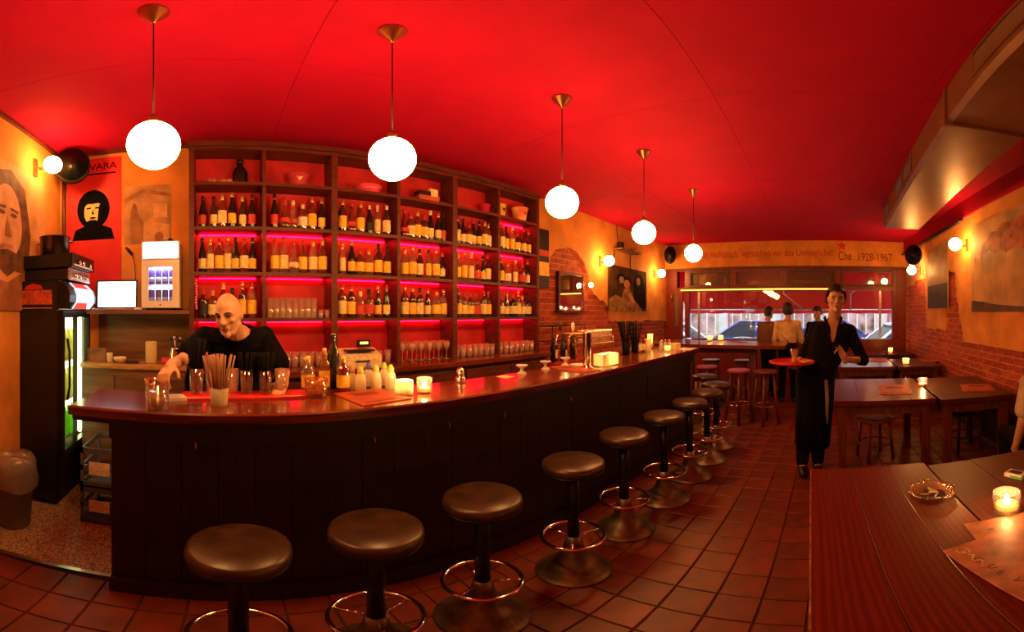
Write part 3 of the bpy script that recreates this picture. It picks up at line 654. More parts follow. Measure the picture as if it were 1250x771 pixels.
for i in range(4): s.add([(pr2[i][0]+.003, F0+.12, pr2[i][1]), (pr2[i][0]+.003, F1-.06, pr2[i][1]), (pr2[i+1][0]+.003, F1-.06, pr2[i+1][1]), (pr2[i+1][0]+.003, F0+.12, pr2[i+1][1])], [(0, 1, 2, 3)])
s.build('lit_sign', lit('header_sign', (.75, .85, 1), .9), hd)
s = MB()
for (i, ya, yb, yc) in ((0, .13, .42, .34), (3, .13, .46, .40)):
    x_, z_ = pr2[i]; x2, z2 = pr2[i+1]
    s.add([(x_+.007, F0+ya, z_), (x_+.007, F0+yb, z_), (x2+.007, F0+yc, z2), (x2+.007, F0+ya, z2)], [(0, 1, 2, 3)])
s.build('sign_print', lit('header_red', (.8, .06, .04), .7), hd)
MB().b2((-1.43, F0-.004, 1.595), (-1.17, F0, 1.70)).build('side_badge', mat('badge_red', (.62, .10, .05), .5, var=.25, scale=26), t)
MB().poly([(-1.40, F0, 1.705), (-1.38, F0, 1.735), (-1.32, F0, 1.752), (-1.26, F0, 1.735), (-1.24, F0, 1.705)], (0, -.004, 0)).build('side_badge', mat('badge_red2', (.60, .03, .03), .5), t)
MB().b2((-1.43, F0-.003, 1.565), (-1.17, F0, 1.573)).build('side_badge', mat('badge_line', (.45, .25, .12), .5), t)
rk = [.52, .84, 1.16]
for z in rk: MB().b2((XL+.04, F0+.025, z-.008), (FX-.09, F1-.025, z)).build('rack', STEEL, t)
FBg = waxy('fridge_green', (.35, .85, .08), .75); FBy = waxy('fridge_lemon', (.95, .95, .45), .75)
bm1 = MB().lathe([(.033, 0), (.034, .005), (.034, .14), (.014, .20), (.013, .24)], 12).mesh('soda_bottle', FBg); bm2 = MB().lathe([(.033, 0), (.034, .005), (.034, .14), (.014, .20), (.013, .24)], 12).mesh('soda_bottle', FBy)
for zi, z in enumerate(rk):
    for k in range(6):
        tag(link('soda_bottle', (bm1, bm2, bm2)[zi], None, (FX-.13, F0+.08+k*.08, z)), '%s soda bottle in the %s rack of the tall drinks fridge, %s from the front' % (('green', 'lemon-coloured', 'lemon-coloured')[zi], ('bottom', 'middle', 'top')[zi], ('first', 'second', 'third', 'fourth', 'fifth', 'sixth')[k]), 'bottle', 'soda bottles in the fridge')
# hi-fi boxes and pot on the fridge
def hifi(label, z, w, m, h, x1, pan):
    t = thing('amplifier', label, 'amplifier', (x1, F0+.25, z), 0, 'hi-fi boxes on the fridge')
    MB().b2((XL+.01-x1, -w/2, .008), (0, w/2, h)).build('case', BLACK, t)
    f = MB().b2((0, -w/2-.006, .006), (.012, w/2+.006, h+.004)).build('faceplate', pan, t)
    for y in (-.1, -.02, .13): MB().lathe([(.02, 0), (.018, .016), (1e-5, .017)], 14, axis='X').build('knob', CHROME, f, (.012, y, h*.5))
    MB().b2((.012, -w/2+.03, h*.18), (.014, w/2-.03, h*.30)).build('scale', LB['white'], f)
hifi('lower hi-fi box with silver front on the black fridge', FT, .42, BLACK, .085, -1.06, STEEL)
hifi('upper hi-fi box with black front on the black fridge', FT+.089, .46, BLACK, .105, -1.03, BLACKM)
p = atY(74, 306, 2.66)
t = thing('stock_pot', 'shiny dark metal pot standing on the hi-fi boxes', 'pot', (-1.24, 2.66, FT+.199))
MB().lathe([(.112, 0), (.118, .006), (.118, .15), (.123, .152), (.123, .158), (.112, .158), (.112, .02), (1e-5, .015)], 32).build('pot_body', mat('dark_steel', (.25, .20, .17), .22, metal=1, var=.1), t)
for s_ in (-1, 1): MB().tube([(s_*.118, -.03, .11), (s_*.145, -.02, .115), (s_*.145, .02, .115), (s_*.118, .03, .11)], .005).build('handle', STEEL, t)

# wooden back corner: shelf board, panel, counter
CX0, CX1 = -1.07, -.245
struct(MB().b2((-1.05, YB-.07, 1.14), (CX1, YB-.045, 1.54)).build('trim_6', BROWNW))
sb = tag(MB().b2((-.42, -.13, -.03), (.42, .13, 0)).build('wall_shelf', BROWNW, None, ((CX0+CX1)/2+.005, YB-.2, 1.555)), 'brown wooden wall shelf carrying the laptop and the mini fridge', 'shelf')
t = thing('corner_cabinet', 'brown wooden counter cabinet below the laptop shelf', 'cabinet', ((CX0+CX1)/2, YB-.26, 0)); wdt = CX1-CX0-.02
MB().b2((-wdt/2, -.20, .06), (wdt/2, .20, 1.105)).build('body', BROWNW, t); MB().box((0, -.01, 1.122), (wdt+.02, .44, .034), ch=.004).build('worktop', mat('honey_worktop', (.50, .25, .08), .3, var=.2, stretch=(1, 6, 6), coat=.3), t)
for s_ in (-1, 0, 1):
    d = MB().box((s_*wdt/3, -.208, .56), (wdt/3-.012, .02, .98), ch=.005).build('door', BROWNW, t); MB().ball((s_*wdt/3+.1, -.226, .8), .013, 10).build('knob', BRASS, d)
# laptop
t = thing('laptop', 'open laptop with glowing white screen on the wall shelf', 'laptop', (-.868, YB-.19, 1.555), .10)
MB().box((0, -.03, .009), (.35, .20, .016), ch=.004).build('keyboard_base', STEEL, t)
s_ = MB().box((0, 0, .125), (.36, .012, .25), ch=.004).build('lid', BLACK, t, (0, .07, .016), (-.12, 0, 0)); MB().b2((-.165, -.008, .015), (.165, -.0065, .235)).build('screen', lit('laptop_screen', (.78, .90, 1), 1.6), s_)
tag(MB().ball((0, 0, .012), .03, 14, sc=(1.2, .7, .45)).build('computer_mouse', WHITE, None, (-.655, YB-.25, 1.553)), 'small white mouse right of the laptop', 'mouse')
# mini fridge
t = thing('mini_fridge', 'white countertop mini fridge with lit white header and glass door', 'fridge', (-.462, YB-.18, 1.555))
MW, MHh = .30, .40
c = MB(); c.frame('Y', -MW/2, .017, MW/2, MHh-.002, .03, -.12, .10).b2((-MW/2, .10, .017), (MW/2, .12, MHh-.002)); c.build('cabinet', WHITE, t)
MB().b2((-.11, .09, .06), (.11, .098, .36)).build('back_light', lit('mini_fridge_light', (.50, .60, 1), 2.2), t)
dr = MB()
dr.frame('Y', -MW/2, .02, MW/2, MHh, .055, -.145, -.122)
dr = dr.build('door', WHITE, t); MB().b2((-.10, -.136, .07), (.10, -.131, .345)).build('pane', PANE, dr); MB().lathe([(.008, 0), (.008, .006)], 12, axis='Y').build('lock', CHROME, dr, (0, -.15, .045))
for s_ in (-1, 1): MB().lathe([(.014, 0), (.014, .016)], 10).build('foot', BLACK, t, (s_*.11, -.08, 0))
hh = MB().b2((-MW/2, -.145, MHh+.004), (MW/2, .10, MHh+.15)).build('header', WHITE, t); MB().b2((-MW/2+.012, -.149, MHh+.015), (MW/2-.012, -.1455, MHh+.14)).build('lit_sign', lit('mini_sign', (.85, .92, 1), 1.8), hh)
MB().tube([(-.10, -.112, .355), (.10, -.112, .355)], .006).build('light_tube', lit('mini_tube', (.7, .75, 1), 12), t)
MB().b2((-.115, -.10, .205), (.115, .085, .211)).build('rack', STEEL, t)
CANM = MB().lathe([(.022, 0), (.026, .006), (.026, .105), (.021, .115), (1e-5, .113)], 14).mesh('can', mat('can_blue', (.14, .10, .55), .3, metal=0, var=.1))
CANS = MB().lathe([(.0265, .02), (.0265, .055)], 14).mesh('band', mat('can_silver', (.7, .7, .8), .3, metal=.6))
for r, z in enumerate((.051, .212)):
    for k in range(4):
        o = link('drink_can', CANM, None, (-.462-.0825+k*.055, YB-.18-.06, 1.555+z)); tag(o, '%s blue drink can in the %s row of the mini fridge' % (('leftmost', 'second', 'third', 'rightmost')[k], ('bottom', 'top')[r]), 'can', 'cans in the mini fridge'); link('band', CANS, o)
# small dark things on the wall and header
tag(MB().ball((0, 0, .02), .028, 14).lathe([(.016, 0), (.016, .01)], 12).build('webcam', BLACK, None, (-.40, YB-.2, 1.555+.55)), 'small black knob-shaped webcam on top of the mini fridge header', 'webcam')
p = atY(158, 306, yw); t = thing('wall_plug', 'dark plug with dangling cable end on the ochre wall left of the mini fridge', 'plug', p)
MB().tube([(-.03, -.01, .03), (0, -.015, 0), (.03, -.012, -.04)], [.008, .016, .012], 8).build('plug', BLACK, t); MB().tube([(.03, -.012, -.04), (.05, -.012, -.12), (.06, -.012, -.3)], .004, 6).build('cable', BLACK, t)
# counter things
zc = 1.14
def CT(x): return atY(x, 440, YB-.36).x
p = CT(184); t = thing('pillar_candle', 'cream pillar candle standing unlit on the corner counter', 'candle', (p, YB-.34, zc)); MB().lathe([(.044, 0), (.045, .005), (.045, .165), (.04, .17), (.01, .165), (1e-5, .165)], 24).build('wax', waxy('cream_wax', (.9, .75, .4), .35), t); MB().tube([(0, 0, .16), (.002, 0, .18)], .002, 5).build('wick', BLACK, t)
tag(MB().box((0, 0, .05), (.16, .1, .1), ch=.003).build('tin_box', mat('tin_brown', (.30, .12, .06), .5, var=.3), None, (CT(120)-.02, YB-.3, zc)), 'brown box at the left end of the corner counter', 'box')
tag(MB().lathe([(.022, 0), (.024, .004), (.024, .07), (.018, .074), (1e-5, .075)], 14).build('spice_jar', CREAM, None, (CT(134), YB-.36, zc)), 'small cream jar beside the brown box on the corner counter', 'jar')
tag(MB().lathe([(.02, 0), (.05, .03), (.054, .045), (.05, .045), (.02, .008), (1e-5, .006)], 18).build('bowl', CREAM, None, (CT(147), YB-.38, zc)), 'small pale bowl in the middle of the corner counter', 'bowl')
t = thing('corkscrew', 'dark corkscrew lying in front of the pillar candle', 'corkscrew', (CT(163), YB-.40, zc+.012)); MB().tube([(-.05, 0, 0), (.05, 0, 0)], .012, 8).build('grip', BLACK, t); MB().tube([(.05+.004*k, .008*cos(k), .008*sin(k)) for k in range(14)], .0025, 5).build('screw', STEEL, t)
tag(MB().lathe([(.03, 0), (.032, .004), (.032, .05), (.028, .05), (.028, .008), (1e-5, .006)], 16).build('pepper_tin', REDPL, None, (CT(203), YB-.4, zc)), 'small red tin right of the pillar candle', 'tin')
t = thing('utensil_jug', 'shiny jug with a bouquet of utensils beside the bartender', 'jug', (CT(216), YB-.4, zc)); MB().lathe([(.045, 0), (.05, .01), (.055, .08), (.045, .12), (.05, .13), (.045, .128), (.04, .11), (1e-5, .02)], 20).build('jug_body', CHROME, t)
for k in range(7): a = k*.9; MB().tube([(0, 0, .03), (.04*cos(a), .04*sin(a), .17+.01*(k % 3))], .004, 6).ball((.043*cos(a), .043*sin(a), .185+.01*(k % 3)), .014, 8).build('utensil', STEEL if k % 2 else BLACK, t)

# floor level at the left end: crates, bin
def crate(label, z):
    t = thing('bottle_crate', label, 'crate', (-.755, 2.50, z), 0, 'crates behind the bar end'); m = MB()
    for zz in (.02, .15, .28): m.b2((-.14, -.18, zz-.02), (.14, -.165, zz+.02)).b2((-.14, .165, zz-.02), (.14, .18, zz+.02)).b2((-.14, -.18, zz-.02), (-.125, .18, zz+.02)).b2((.125, -.18, zz-.02), (.14, .18, zz+.02))
    for a in (-.13, .13):
        for b_ in (-.17, .17): m.box((a, b_, .15), (.02, .02, .3))
    m.b2((-.14, -.18, 0), (.14, .18, .01)); m.build('crate_body', mat('crate_blue', (.10, .12, .22), .5, var=.15), t)
    MB().b2((-.08, -.1835, .10), (.06, -.181, .2)).build('crate_print', LB['white'], t)
crate('blue drinks crate on the floor behind the bar end', .004); crate('blue drinks crate stacked on top behind the bar end', .308)
t = thing('waste_bin', 'grey bin with a pale plastic bag over its rim by the left wall', 'bin', (-1.27, 2.1, .004))
MB().lathe([(.10, 0), (.105, .01), (.135, .48), (.142, .482), (.142, .47), (.13, .47), (.10, .02), (1e-5, .015)], 24).build('bin_body', mat('grey_plastic', (.16, .14, .13), .5), t)
b = MB(); n = 24
for j, (r, z) in enumerate(((.150, .33), (.158, .40), (.152, .47), (.146, .52), (.12, .56), (.06, .565), (1e-4, .55))):
    for k in range(n): a = 2*pi*k/n; rr = r*(1+.05*sin(5*a+j)); b.v.append((rr*cos(a), rr*sin(a), z+.012*sin(3*a+j)))
for j in range(6):
    for k in range(n): b.f.append((j*n+k, j*n+(k+1) % n, (j+1)*n+(k+1) % n, (j+1)*n+k)); b.sm.append(True); b.mi.append(0)
b.build('bin_bag', clear('thin_bag', (.75, .72, .72), .5, .3), t)

# ------------------------------------------------------------------ the long bar
BZ = 1.11
bar = thing('bar_counter', 'long dark wooden bar counter with glossy red-brown top', 'bar', (0, 0, 0), -.044)
MB().box((1.80, 1.745, BZ-.0225), (5.06, .43, .045), ch=.008).build('bar_top', BARTOP, bar)
MB().b2((-.72, 1.555, BZ-.075), (4.3, 1.59, BZ-.046)).build('edge_moulding', BARFR, bar)
MB().b2((-.56, 1.66, .0), (4.28, 1.90, BZ-.046)).build('carcass', BARFR, bar)
MB().b2((-.56, 1.60, .0), (4.28, 1.66, .10)).build('plinth', BARFR, bar); MB().b2((-.56, 1.60, BZ-.16), (4.28, 1.66, BZ-.046)).build('rail', BARFR, bar)
bpm = MB().box((0, 0, 0), (.1585, .03, .848), ch=.005).mesh('board', BARFR)
for k in range(30): link('board', bpm, bar, (-.56+.0807+k*.1613, 1.646+random.uniform(-.002, .002), .525))
for x, y in ((455, 535), (545, 517), (612, 505), (693, 486), (240, 541)):
    d = ray(x, y); k = 1.625/(d.x*TN.x+d.y*TN.y); q = Vector((0, 0, EYE))+d*k
    MB().tube([(0, .03, .02), (0, -.02, .02), (0, -.035, -.005), (0, -.025, -.025), (0, -.008, -.02)], .004, 6).build('hook', BRASS, bar, (q.dot(TU), 1.625, q.z))
wc = thing('work_counter', 'low red-lit steel work counter on the bartender side of the bar', 'counter', (0, 0, 0), -.044)
MB().b2((-.2, 1.96, .86), (4.2, 2.26, .90)).build('worktop', STEEL, wc); MB().b2((-.2, 1.99, 0), (4.2, 2.22, .86)).build('cabinet_body', BARFR, wc)
for s_ in (1.1, 2.6): MB().b2((s_-.2, 2.02, .901), (s_+.2, 2.2, .906)).build('basin_lid', CHROME, wc)
bc = thing('side_counter', 'red-topped side counter along the back wall right of the bottle shelf', 'counter', (0, 0, 0))
MB().b2((3.40, 2.72, .90), (5.3, 3.18, .94)).build('worktop', mat('red_counter', (.40, .04, .02), .3, var=.15), bc); MB().b2((3.42, 2.76, 0), (5.28, 3.18, .90)).build('cabinet_body', SHELFW, bc)

# ------------------------------------------------------------------ pedestal bar stools
STRAWB = mat('matt_black_straw', (.004, .004, .004), .7, spec=.1, var=0)
seat_px = [(291, 663.8), (459, 641.5), (589, 603.8), (700, 561), (762, 527.4), (810.7, 504.6), (842, 488.2), (863, 476.4), (874, 467), (860, 457)]
def stool(loc, label, base=True):
    t = thing('bar_stool', label, 'stool', loc, random.uniform(0, 6), 'pedestal bar stools')
    MB().lathe([(.195, 0), (.197, .006), (.19, .014), (.168, .024), (.166, .030), (.14, .045), (.138, .052), (.105, .08), (.07, .13), (.048, .20), (.04, .26)], 40).build('base', mat('dull_steel', (.26, .20, .16), .45, metal=.9, var=.2, scale=20), t)
    MB().lathe([(.032, .2), (.032, .70)], 20).build('pole', BLACKM, t)
    r = MB().ring((0, 0, .26), .158, .011, 40, 8)
    for k in range(3): a = k*2*pi/3; r.tube([(.03*cos(a), .03*sin(a), .25), (.155*cos(a), .155*sin(a), .26)], .006, 6)
    r.build('foot_ring', CHROME, t)
    MB().lathe([(.05, .675), (.13, .69), (.158, .692), (.158, .700), (.04, .70)], 32).build('seat_pan', BLACKM, t)
    MB().lathe([(.150, .698), (.158, .703), (.161, .718), (.158, .739), (.145, .7475), (.07, .7505), (1e-5, .751)], 40).build('seat', VINYL, t)
pl_ = ['nearest the left end of the bar', 'second from the left end of the bar', 'third from the left end of the bar', 'fourth from the left end of the bar', 'fifth from the left end of the bar', 'sixth from the left end of the bar', 'seventh from the left end of the bar', 'third from the far end of the bar', 'second from the far end of the bar', 'last at the far end of the bar']
for (x, y), l in zip(seat_px, pl_):
    p = atZ(x, y, .75); stool((p.x, p.y, 0), 'round leather pedestal bar stool with foot ring, ' + l)

# ------------------------------------------------------------------ things on the bar
def on(x, y, z=BZ): p = atZ(x, y, z); return p
def candle(label, loc, r=.042, h=.085, frost=False, watt=.6, group='candle glasses', flame=True, k=1.0, name='candle_glass'):
    t = thing(name, label, 'candle', loc, random.uniform(0, 6), group)
    MB().lathe([(r*.92, 0), (r, .006), (r, h), (r-.003, h+.001), (r-.005, h), (r-.006, .012), (1e-5, .010)], 24).build('glass', FROST if frost else GLASS, t)
    MB().lathe([(r-.010, .013), (r-.009, h*.38), (.006, h*.36), (1e-5, h*.36)], 20).build('wax', WAX, t)
    MB().tube([(0, 0, h*.36), (.001, 0, h*.42)], .0015, 5).build('wick', BLACK, t)
    if flame:
        MB().lathe([(1e-5, h*.40), (.006*k, h*.47), (.0075*k, h*.56), (.004*k, h*.72), (1e-5, h*.9)], 12).build('flame', FLAME, t)
        lamp('candle_light', (0, 0, h*1.02), (1, .42, .12), watt, .012, t)
    return t
def straws(label, loc, cup, straw, n, L, r=.03, h=.10, spread=.35, cupname='cup', cat='straws', group='straw holders', rr=.0036):
    t = thing('straw_holder', label, cat, loc, 0, group)
    MB().lathe([(r*.85, 0), (r*.88, .005), (r, h), (r-.003, h), (r*.8, .009), (1e-5, .008)], 20).build(cupname, cup, t)
    me = MB().tube([(0, 0, 0), (0, 0, L)], rr, 6).mesh('straw', straw)
    for k in range(n):
        a = random.uniform(0, 2*pi); q = sqrt(random.random())*spread; b = sqrt(random.random())*r*.55
        link('straw', me, t, (b*cos(a), b*sin(a), .012), Euler((-q*sin(a)*.8, q*cos(a)*.8, 0)))
    return t
# drink being mixed
p = on(192.5, 499); t = thing('cocktail_tumbler', 'glass tumbler with ice and lime in a brown drink under the bartender hand', 'glass', p)
MB().lathe([(.045, 0), (.048, .008), (.052, .10), (.049, .10), (.045, .016), (1e-5, .014)], 24).build('glass', GLASS, t); MB().lathe([(.0440, .017), (.0465, .062), (1e-5, .062)], 20).build('drink', clear('amber_drink', (.80, .28, .06), .5), t)
for k in range(4): MB().box((0, 0, 0), (.024, .024, .024), ch=.004).build('ice_cube', GLASS, t, (.022*cos(k*1.7), .022*sin(k*1.7), .07), (.4*k, .7*k, k))
tag(MB().box((0, 0, .009), (.10, .085, .018), ch=.003).build('napkin_stack', WHITE, None, on(213, 487), .4), 'small stack of white napkins behind the cocktail tumbler', 'napkins')
a, b = on(222, 484), on(376, 481); L = (b-a).length
tag(MB().box((0, 0, .007), (L, .15, .014), ch=.004).build('bar_mat', REDPL, None, (a+b)/2, atan2((b-a).y, (b-a).x)), 'long red rubber bar mat in front of the bartender', 'mat')
MATZ = BZ+.0145
straws('frosted cup full of brown drink straws in front of the bartender', on(267.5, 495), FROST, mat('brown_straw', (.36, .17, .09), .5), 34, .225, .042, .085, .30)
straws('tall glass of black straws on the left of the bar mat', on(240, 480, MATZ), GLASS, STRAWB, 34, .27, .036, .13, .15)
straws('tall glass of black straws on the bar mat below the bartender chest', on(301, 480, MATZ), GLASS, STRAWB, 26, .20, .034, .12, .22)
straws('tall glass of black straws on the bar mat, rightmost of three', on(324, 480, MATZ), GLASS, STRAWB, 26, .20, .034, .12, .22)
for x, l in ((259, 'left of the frosted straw cup'), (284, 'right of the frosted straw cup'), (343, 'at the right part of the bar mat')):
    o = link('highball_glass', HM, None, on(x, 479, MATZ)); o.scale = (1, 1, .75); tag(o, 'empty clear glass on the red bar mat, ' + l, 'glass', 'glasses on the bar mat')
p = on(386, 484); t = thing('fruit_pot', 'wide amber glass pot of orange slices on the bar left of the menu', 'pot', p)
MB().lathe([(.05, 0), (.054, .006), (.058, .095), (.055, .095), (.05, .012), (1e-5, .01)], 24).build('glass', clear('amber_pot', (.95, .6, .25), .8), t)
for k in range(9): a_ = k*2.4; MB().lathe([(.018, 0), (.019, .004), (.018, .008)], 10).build('orange_slice', mat('orange_flesh', (.85, .32, .04), .5, var=.15), t, (.03*cos(a_), .03*sin(a_), .014+k*.008), (.5*sin(k), .5*cos(k*1.3), 0))
tag(MB().lathe([(.03, 0), (.032, .004), (.034, .19), (.028, .21), (.013, .25), (.013, .29), (.016, .292), (.016, .31), (1e-5, .312)], 16).build('syrup_bottle', BG['dark green'], None, on(407, 474)), 'tall dark green syrup bottle right of the orange slice pot', 'bottle', 'syrup bottles on the bar')
for k, (x, y, g, l) in enumerate(((376, 478, 'clear', 'leftmost'), (396, 477, 'golden', 'between pot and dark bottle'), (419, 478, 'red', 'right of the tall dark bottle'))):
    bottle(on(x, y), (2, 0, 2)[k], g, 'yellow', 'gold', 'short %s syrup bottle standing on the bar, %s' % (g, l), 'syrup bottles on the bar', .8)
SQ = waxy('squeeze_white', (.92, .88, .7), .5); SQM = MB().lathe([(.028, 0), (.031, .006), (.031, .05), (.024, .085), (.014, .10)], 18).mesh('bottle_body', SQ)
for x, y, cm, l in ((440, 477, YELLOW, 'leftmost'), (459, 474, YELLOW, 'second from left'), (477, 474, YELLOW, 'rightmost'), (450, 470.5, mat('cap_blue', (.12, .14, .5), .4), 'with a blue cap at the back'), (469, 470, mat('cap_green', (.45, .6, .08), .4), 'with a green cap at the back'), (429, 476, SHIRTO, 'beside the tall dark syrup bottle')):
    t = thing('squeeze_bottle', 'small white juice squeeze bottle on the bar, ' + l, 'bottle', on(x, y), 0, 'squeeze bottles on the bar'); link('bottle_body', SQM, t)
    MB().lathe([(.017, .098), (.018, .10), (.018, .118), (.012, .124), (.010, .135), (1e-5, .137)], 14).build('cap', cm, t)
candle('frosted yellow candle glass left of the brightest bar candle', on(493, 481), .048, .075, True, 1.6)
candle('bright clear candle glass on the bar beside the red menu', on(518, 480), .041, .085, False, 1.6, k=1.6)
def card(label, corners, m, z=BZ, th=.006, name='menu', cat='menu', group='menus', deco=True, pages=False):
    P = [atZ(x, y, z) for x, y in corners]; c = sum(P, Vector())/4
    ax = (P[1]-P[0]).normalized(); w = ((P[1]-P[0]).length+(P[2]-P[3]).length)/2; h = ((P[3]-P[0]).length+(P[2]-P[1]).length)/2; ang = atan2(ax.y, ax.x)
    t = thing(name, label, cat, (c.x, c.y, z), ang, group)
    MB().box((0, 0, th/2), (w, h, th), ch=min(.002, th/3)).build('cover', m, t)
    if deco:
        [MB().b2((-w*q[0], h*q[1], th), (w*q[0], h*q[2], th+.0006)).build('printed_band', mat('menu_ink', (.20, .02, .012), .6), t) for q in ((.36, -.40, -.34), (.25, .1, .3))]
    return t
card('red menu lying on the bar in front of the squeeze bottles', [(438, 496.5), (500, 487), (462, 474), (413, 481)], MENU)
card('red-brown menu lying on the bar before the beer tap', [(705, 456), (725.6, 453), (698, 445), (673.6, 448.4)], MENU)
card('small cream note on the bar left of the pedestal dishes', [(612, 462), (624, 460), (622, 457.5), (610, 459)], CREAM, th=.002, name='paper_note', cat='note', deco=False)
p = on(562, 466); t = thing('counter_bell', 'small chrome domed dispenser standing on the bar left of the note', 'bell', p)
MB().lathe([(.032, 0), (.034, .006), (.030, .03), (.022, .035)], 20).build('base', CHROME, t); MB().lathe([(.022, .035), (.026, .045), (.026, .065), (.018, .085), (1e-5, .093)], 20).build('dome', CHROME, t)
def pedestal(label, p):
    tag(MB().lathe([(.034, 0), (.032, .006), (.012, .02), (.010, .034), (.018, .044), (.040, .056), (.042, .062), (.038, .064), (.010, .052), (1e-5, .05)], 22).build('pedestal_dish', WHITE, None, p), label, 'dish', 'white pedestal dishes')
pedestal('small white pedestal dish on the bar, right of the paper note', on(637, 456)); pedestal('small white pedestal dish on the bar, left of the beer tap menu', on(666, 450.5)); pedestal('small white pedestal dish close behind the middle of the far bar menu', on(690, 445.5))
# beer tap
p = on(716.5, 448.5); t = thing('beer_tap', 'chrome beer tap column with side arm on the bar', 'beer tap', p, -.044); t.scale = (.95, .95, .86)
MB().lathe([(.05, 0), (.05, .008), (.034, .014), (.032, .05), (.032, .30), (.036, .31), (.036, .325), (1e-5, .327)], 24).build('column', CHROME, t)
MB().tube([(0, 0, .30), (-.02, .06, .305), (-.06, .16, .305), (-.08, .24, .305)], .02, 12).build('arm', BRASS, t)
for k, (dx, dy) in enumerate(((-.045, .11), (-.075, .22))):
    f = MB().tube([(dx, dy, .295), (dx-.035, dy, .29), (dx-.05, dy, .26), (dx-.055, dy, .20)], [.009, .009, .008, .006], 8).build('spout', CHROME, t)
    MB().lathe([(.006, .315), (.008, .33), (.014, .36), (.013, .40), (1e-5, .408)], 12, (dx, dy, 0)).build('tap_handle', BLACK if k else WHITE, f)
tag(MB().lathe([(.06, 0), (.075, .008), (.075, .012), (.06, .010), (1e-5, .008)], 24).build('saucer', WHITE, None, on(707, 446)), 'white saucer at the foot of the beer tap', 'saucer')
# glass rack
p = on(744, 439.5); t = thing('glass_rack', 'brass-railed rack of upturned glasses standing on the bar right of the beer tap', 'rack', p+TN*.16, -.044)
MB().box((0, 0, .15), (.42, .16, .012), ch=.003).build('tray', BRASS, t)
for a in (-.2, .2):
    for b in (-.07, .07): MB().tube([(a, b, 0), (a, b, .21)], .006).build('leg', BRASS, t)
MB().tube([(-.2, -.07, .21), (.2, -.07, .21), (.2, .07, .21), (-.2, .07, .21)], .005, closed=True).build('rail', BRASS, t)
for k in range(6):
    for r in range(2): q = p+TN*(.16-.037+r*.074)+TU*(-.165+k*.066); tag(link('tumbler', TM, None, (q.x, q.y, BZ+.157)), '%s tumbler from left on the brass glass rack, %s row' % (NTH[k], ('front', 'back')[r]), 'glass', 'glasses on the rack')
# square lantern
p = on(740, 446); t = thing('glass_lantern', 'square glass lantern glowing on the bar below the glass rack', 'lantern', p, -.044)
MB().b2((-.11, -.05, 0), (.11, .05, .008)).build('base', GLASS, t)
for a, b in (((-.11, -.05), (.11, -.046)), ((-.11, .046), (.11, .05)), ((-.11, -.05), (-.106, .05)), ((.106, -.05), (.11, .05))): MB().b2((*a, .008), (*b, .10)).build('side_panel', FROST, t)
lamp('candle_light', (.03, 0, .07), (1, .42, .12), 1.6, .012, t); MB().lathe([(.02, .008), (.02, .03), (1e-5, .03)], 14, (.03, 0, 0)).build('wax', WAX, t); MB().lathe([(1e-5, .032), (.009, .045), (.01, .052), (1e-5, .08)], 12, (.03, 0, 0)).build('flame', FLAME, t)
# black straw holders and small things further along
straws('black cup of black straws, left one at the far part of the bar', on(764, 433), STRAWB, STRAWB, 30, .33, .042, .14, .34)
straws('black cup of black straws, right one at the far part of the bar', on(775, 430.5), STRAWB, STRAWB, 24, .31, .04, .14, .34)
bottle(on(781, 430), 0, 'clear', 'cream', 'red', 'small clear bottle with red cap right of the black straws', 'sauce bottles on the bar', .7)
bottle(on(785, 429), 0, 'red', 'cream', 'red', 'small red sauce bottle beside the napkin holder', 'sauce bottles on the bar', .62)
tag(MB().box((0, 0, .065), (.10, .07, .13), ch=.004).build('napkin_holder', CREAM, None, on(789, 428), -.044), 'cream napkin holder on the far part of the bar', 'napkin holder')
candle('tall candle glass behind the napkin holder on the far bar', on(798, 424.5)+TN*.05, .035, .17, True, .8)
for k, (x, y) in enumerate(((807, 426.5), (812, 426), (817, 425.5))):
    t = thing('salt_shaker', 'white salt shaker on the far bar, %s of three' % ('left', 'middle', 'right')[k], 'shaker', on(x, y), 0, 'salt shakers')
    MB().lathe([(.026, 0), (.028, .004), (.018, .07), (.014, .085)], 16).build('body', SQ, t); MB().lathe([(.015, .084), (.016, .10), (.008, .112), (1e-5, .113)], 14).build('cap', CHROME, t)
candle('low frosted candle glass right of the salt shakers', on(815, 429), .034, .06, True, .8)
tag(MB().box((0, 0, .035), (.10, .07, .07), ch=.003).build('sugar_box', CREAM, None, on(825, 425.8), -.2), 'small cream sugar box after the salt shakers', 'box')
card('pale card lying near the far end of the bar', [(838, 428), (846, 425.4), (834, 424), (828, 426)], CREAM, th=.003, name='paper_card', cat='card', deco=False)
# dark bottles on the side counter with wire rack
for k in range(6): bottle((3.52+k*.1, 2.88+.05*(k % 2), .94), (1, 0, 1)[k % 3], 'black', 'cream' if k % 2 else None, 'black', 'dark bottle number %s from left on the red side counter under the brick arch' % ('one', 'two', 'three', 'four', 'five', 'six')[k], 'bottles on the side counter')
t = thing('wire_rack', 'black wire rack standing over the dark bottles on the side counter', 'rack', (3.78, 2.92, .94))
m = MB()
for a in (-.34, .34):
    for b in (-.1, .12): m.tube([(a, b, 0), (a, b, .44)], .007)
m.tube([(-.34, -.1, .44), (.34, -.1, .44), (.34, .12, .44), (-.34, .12, .44)], .007, closed=True).tube([(-.34, -.1, .25), (.34, -.1, .25), (.34, .12, .25), (-.34, .12, .25)], .005, closed=True); m.build('frame', BLACKM, t)

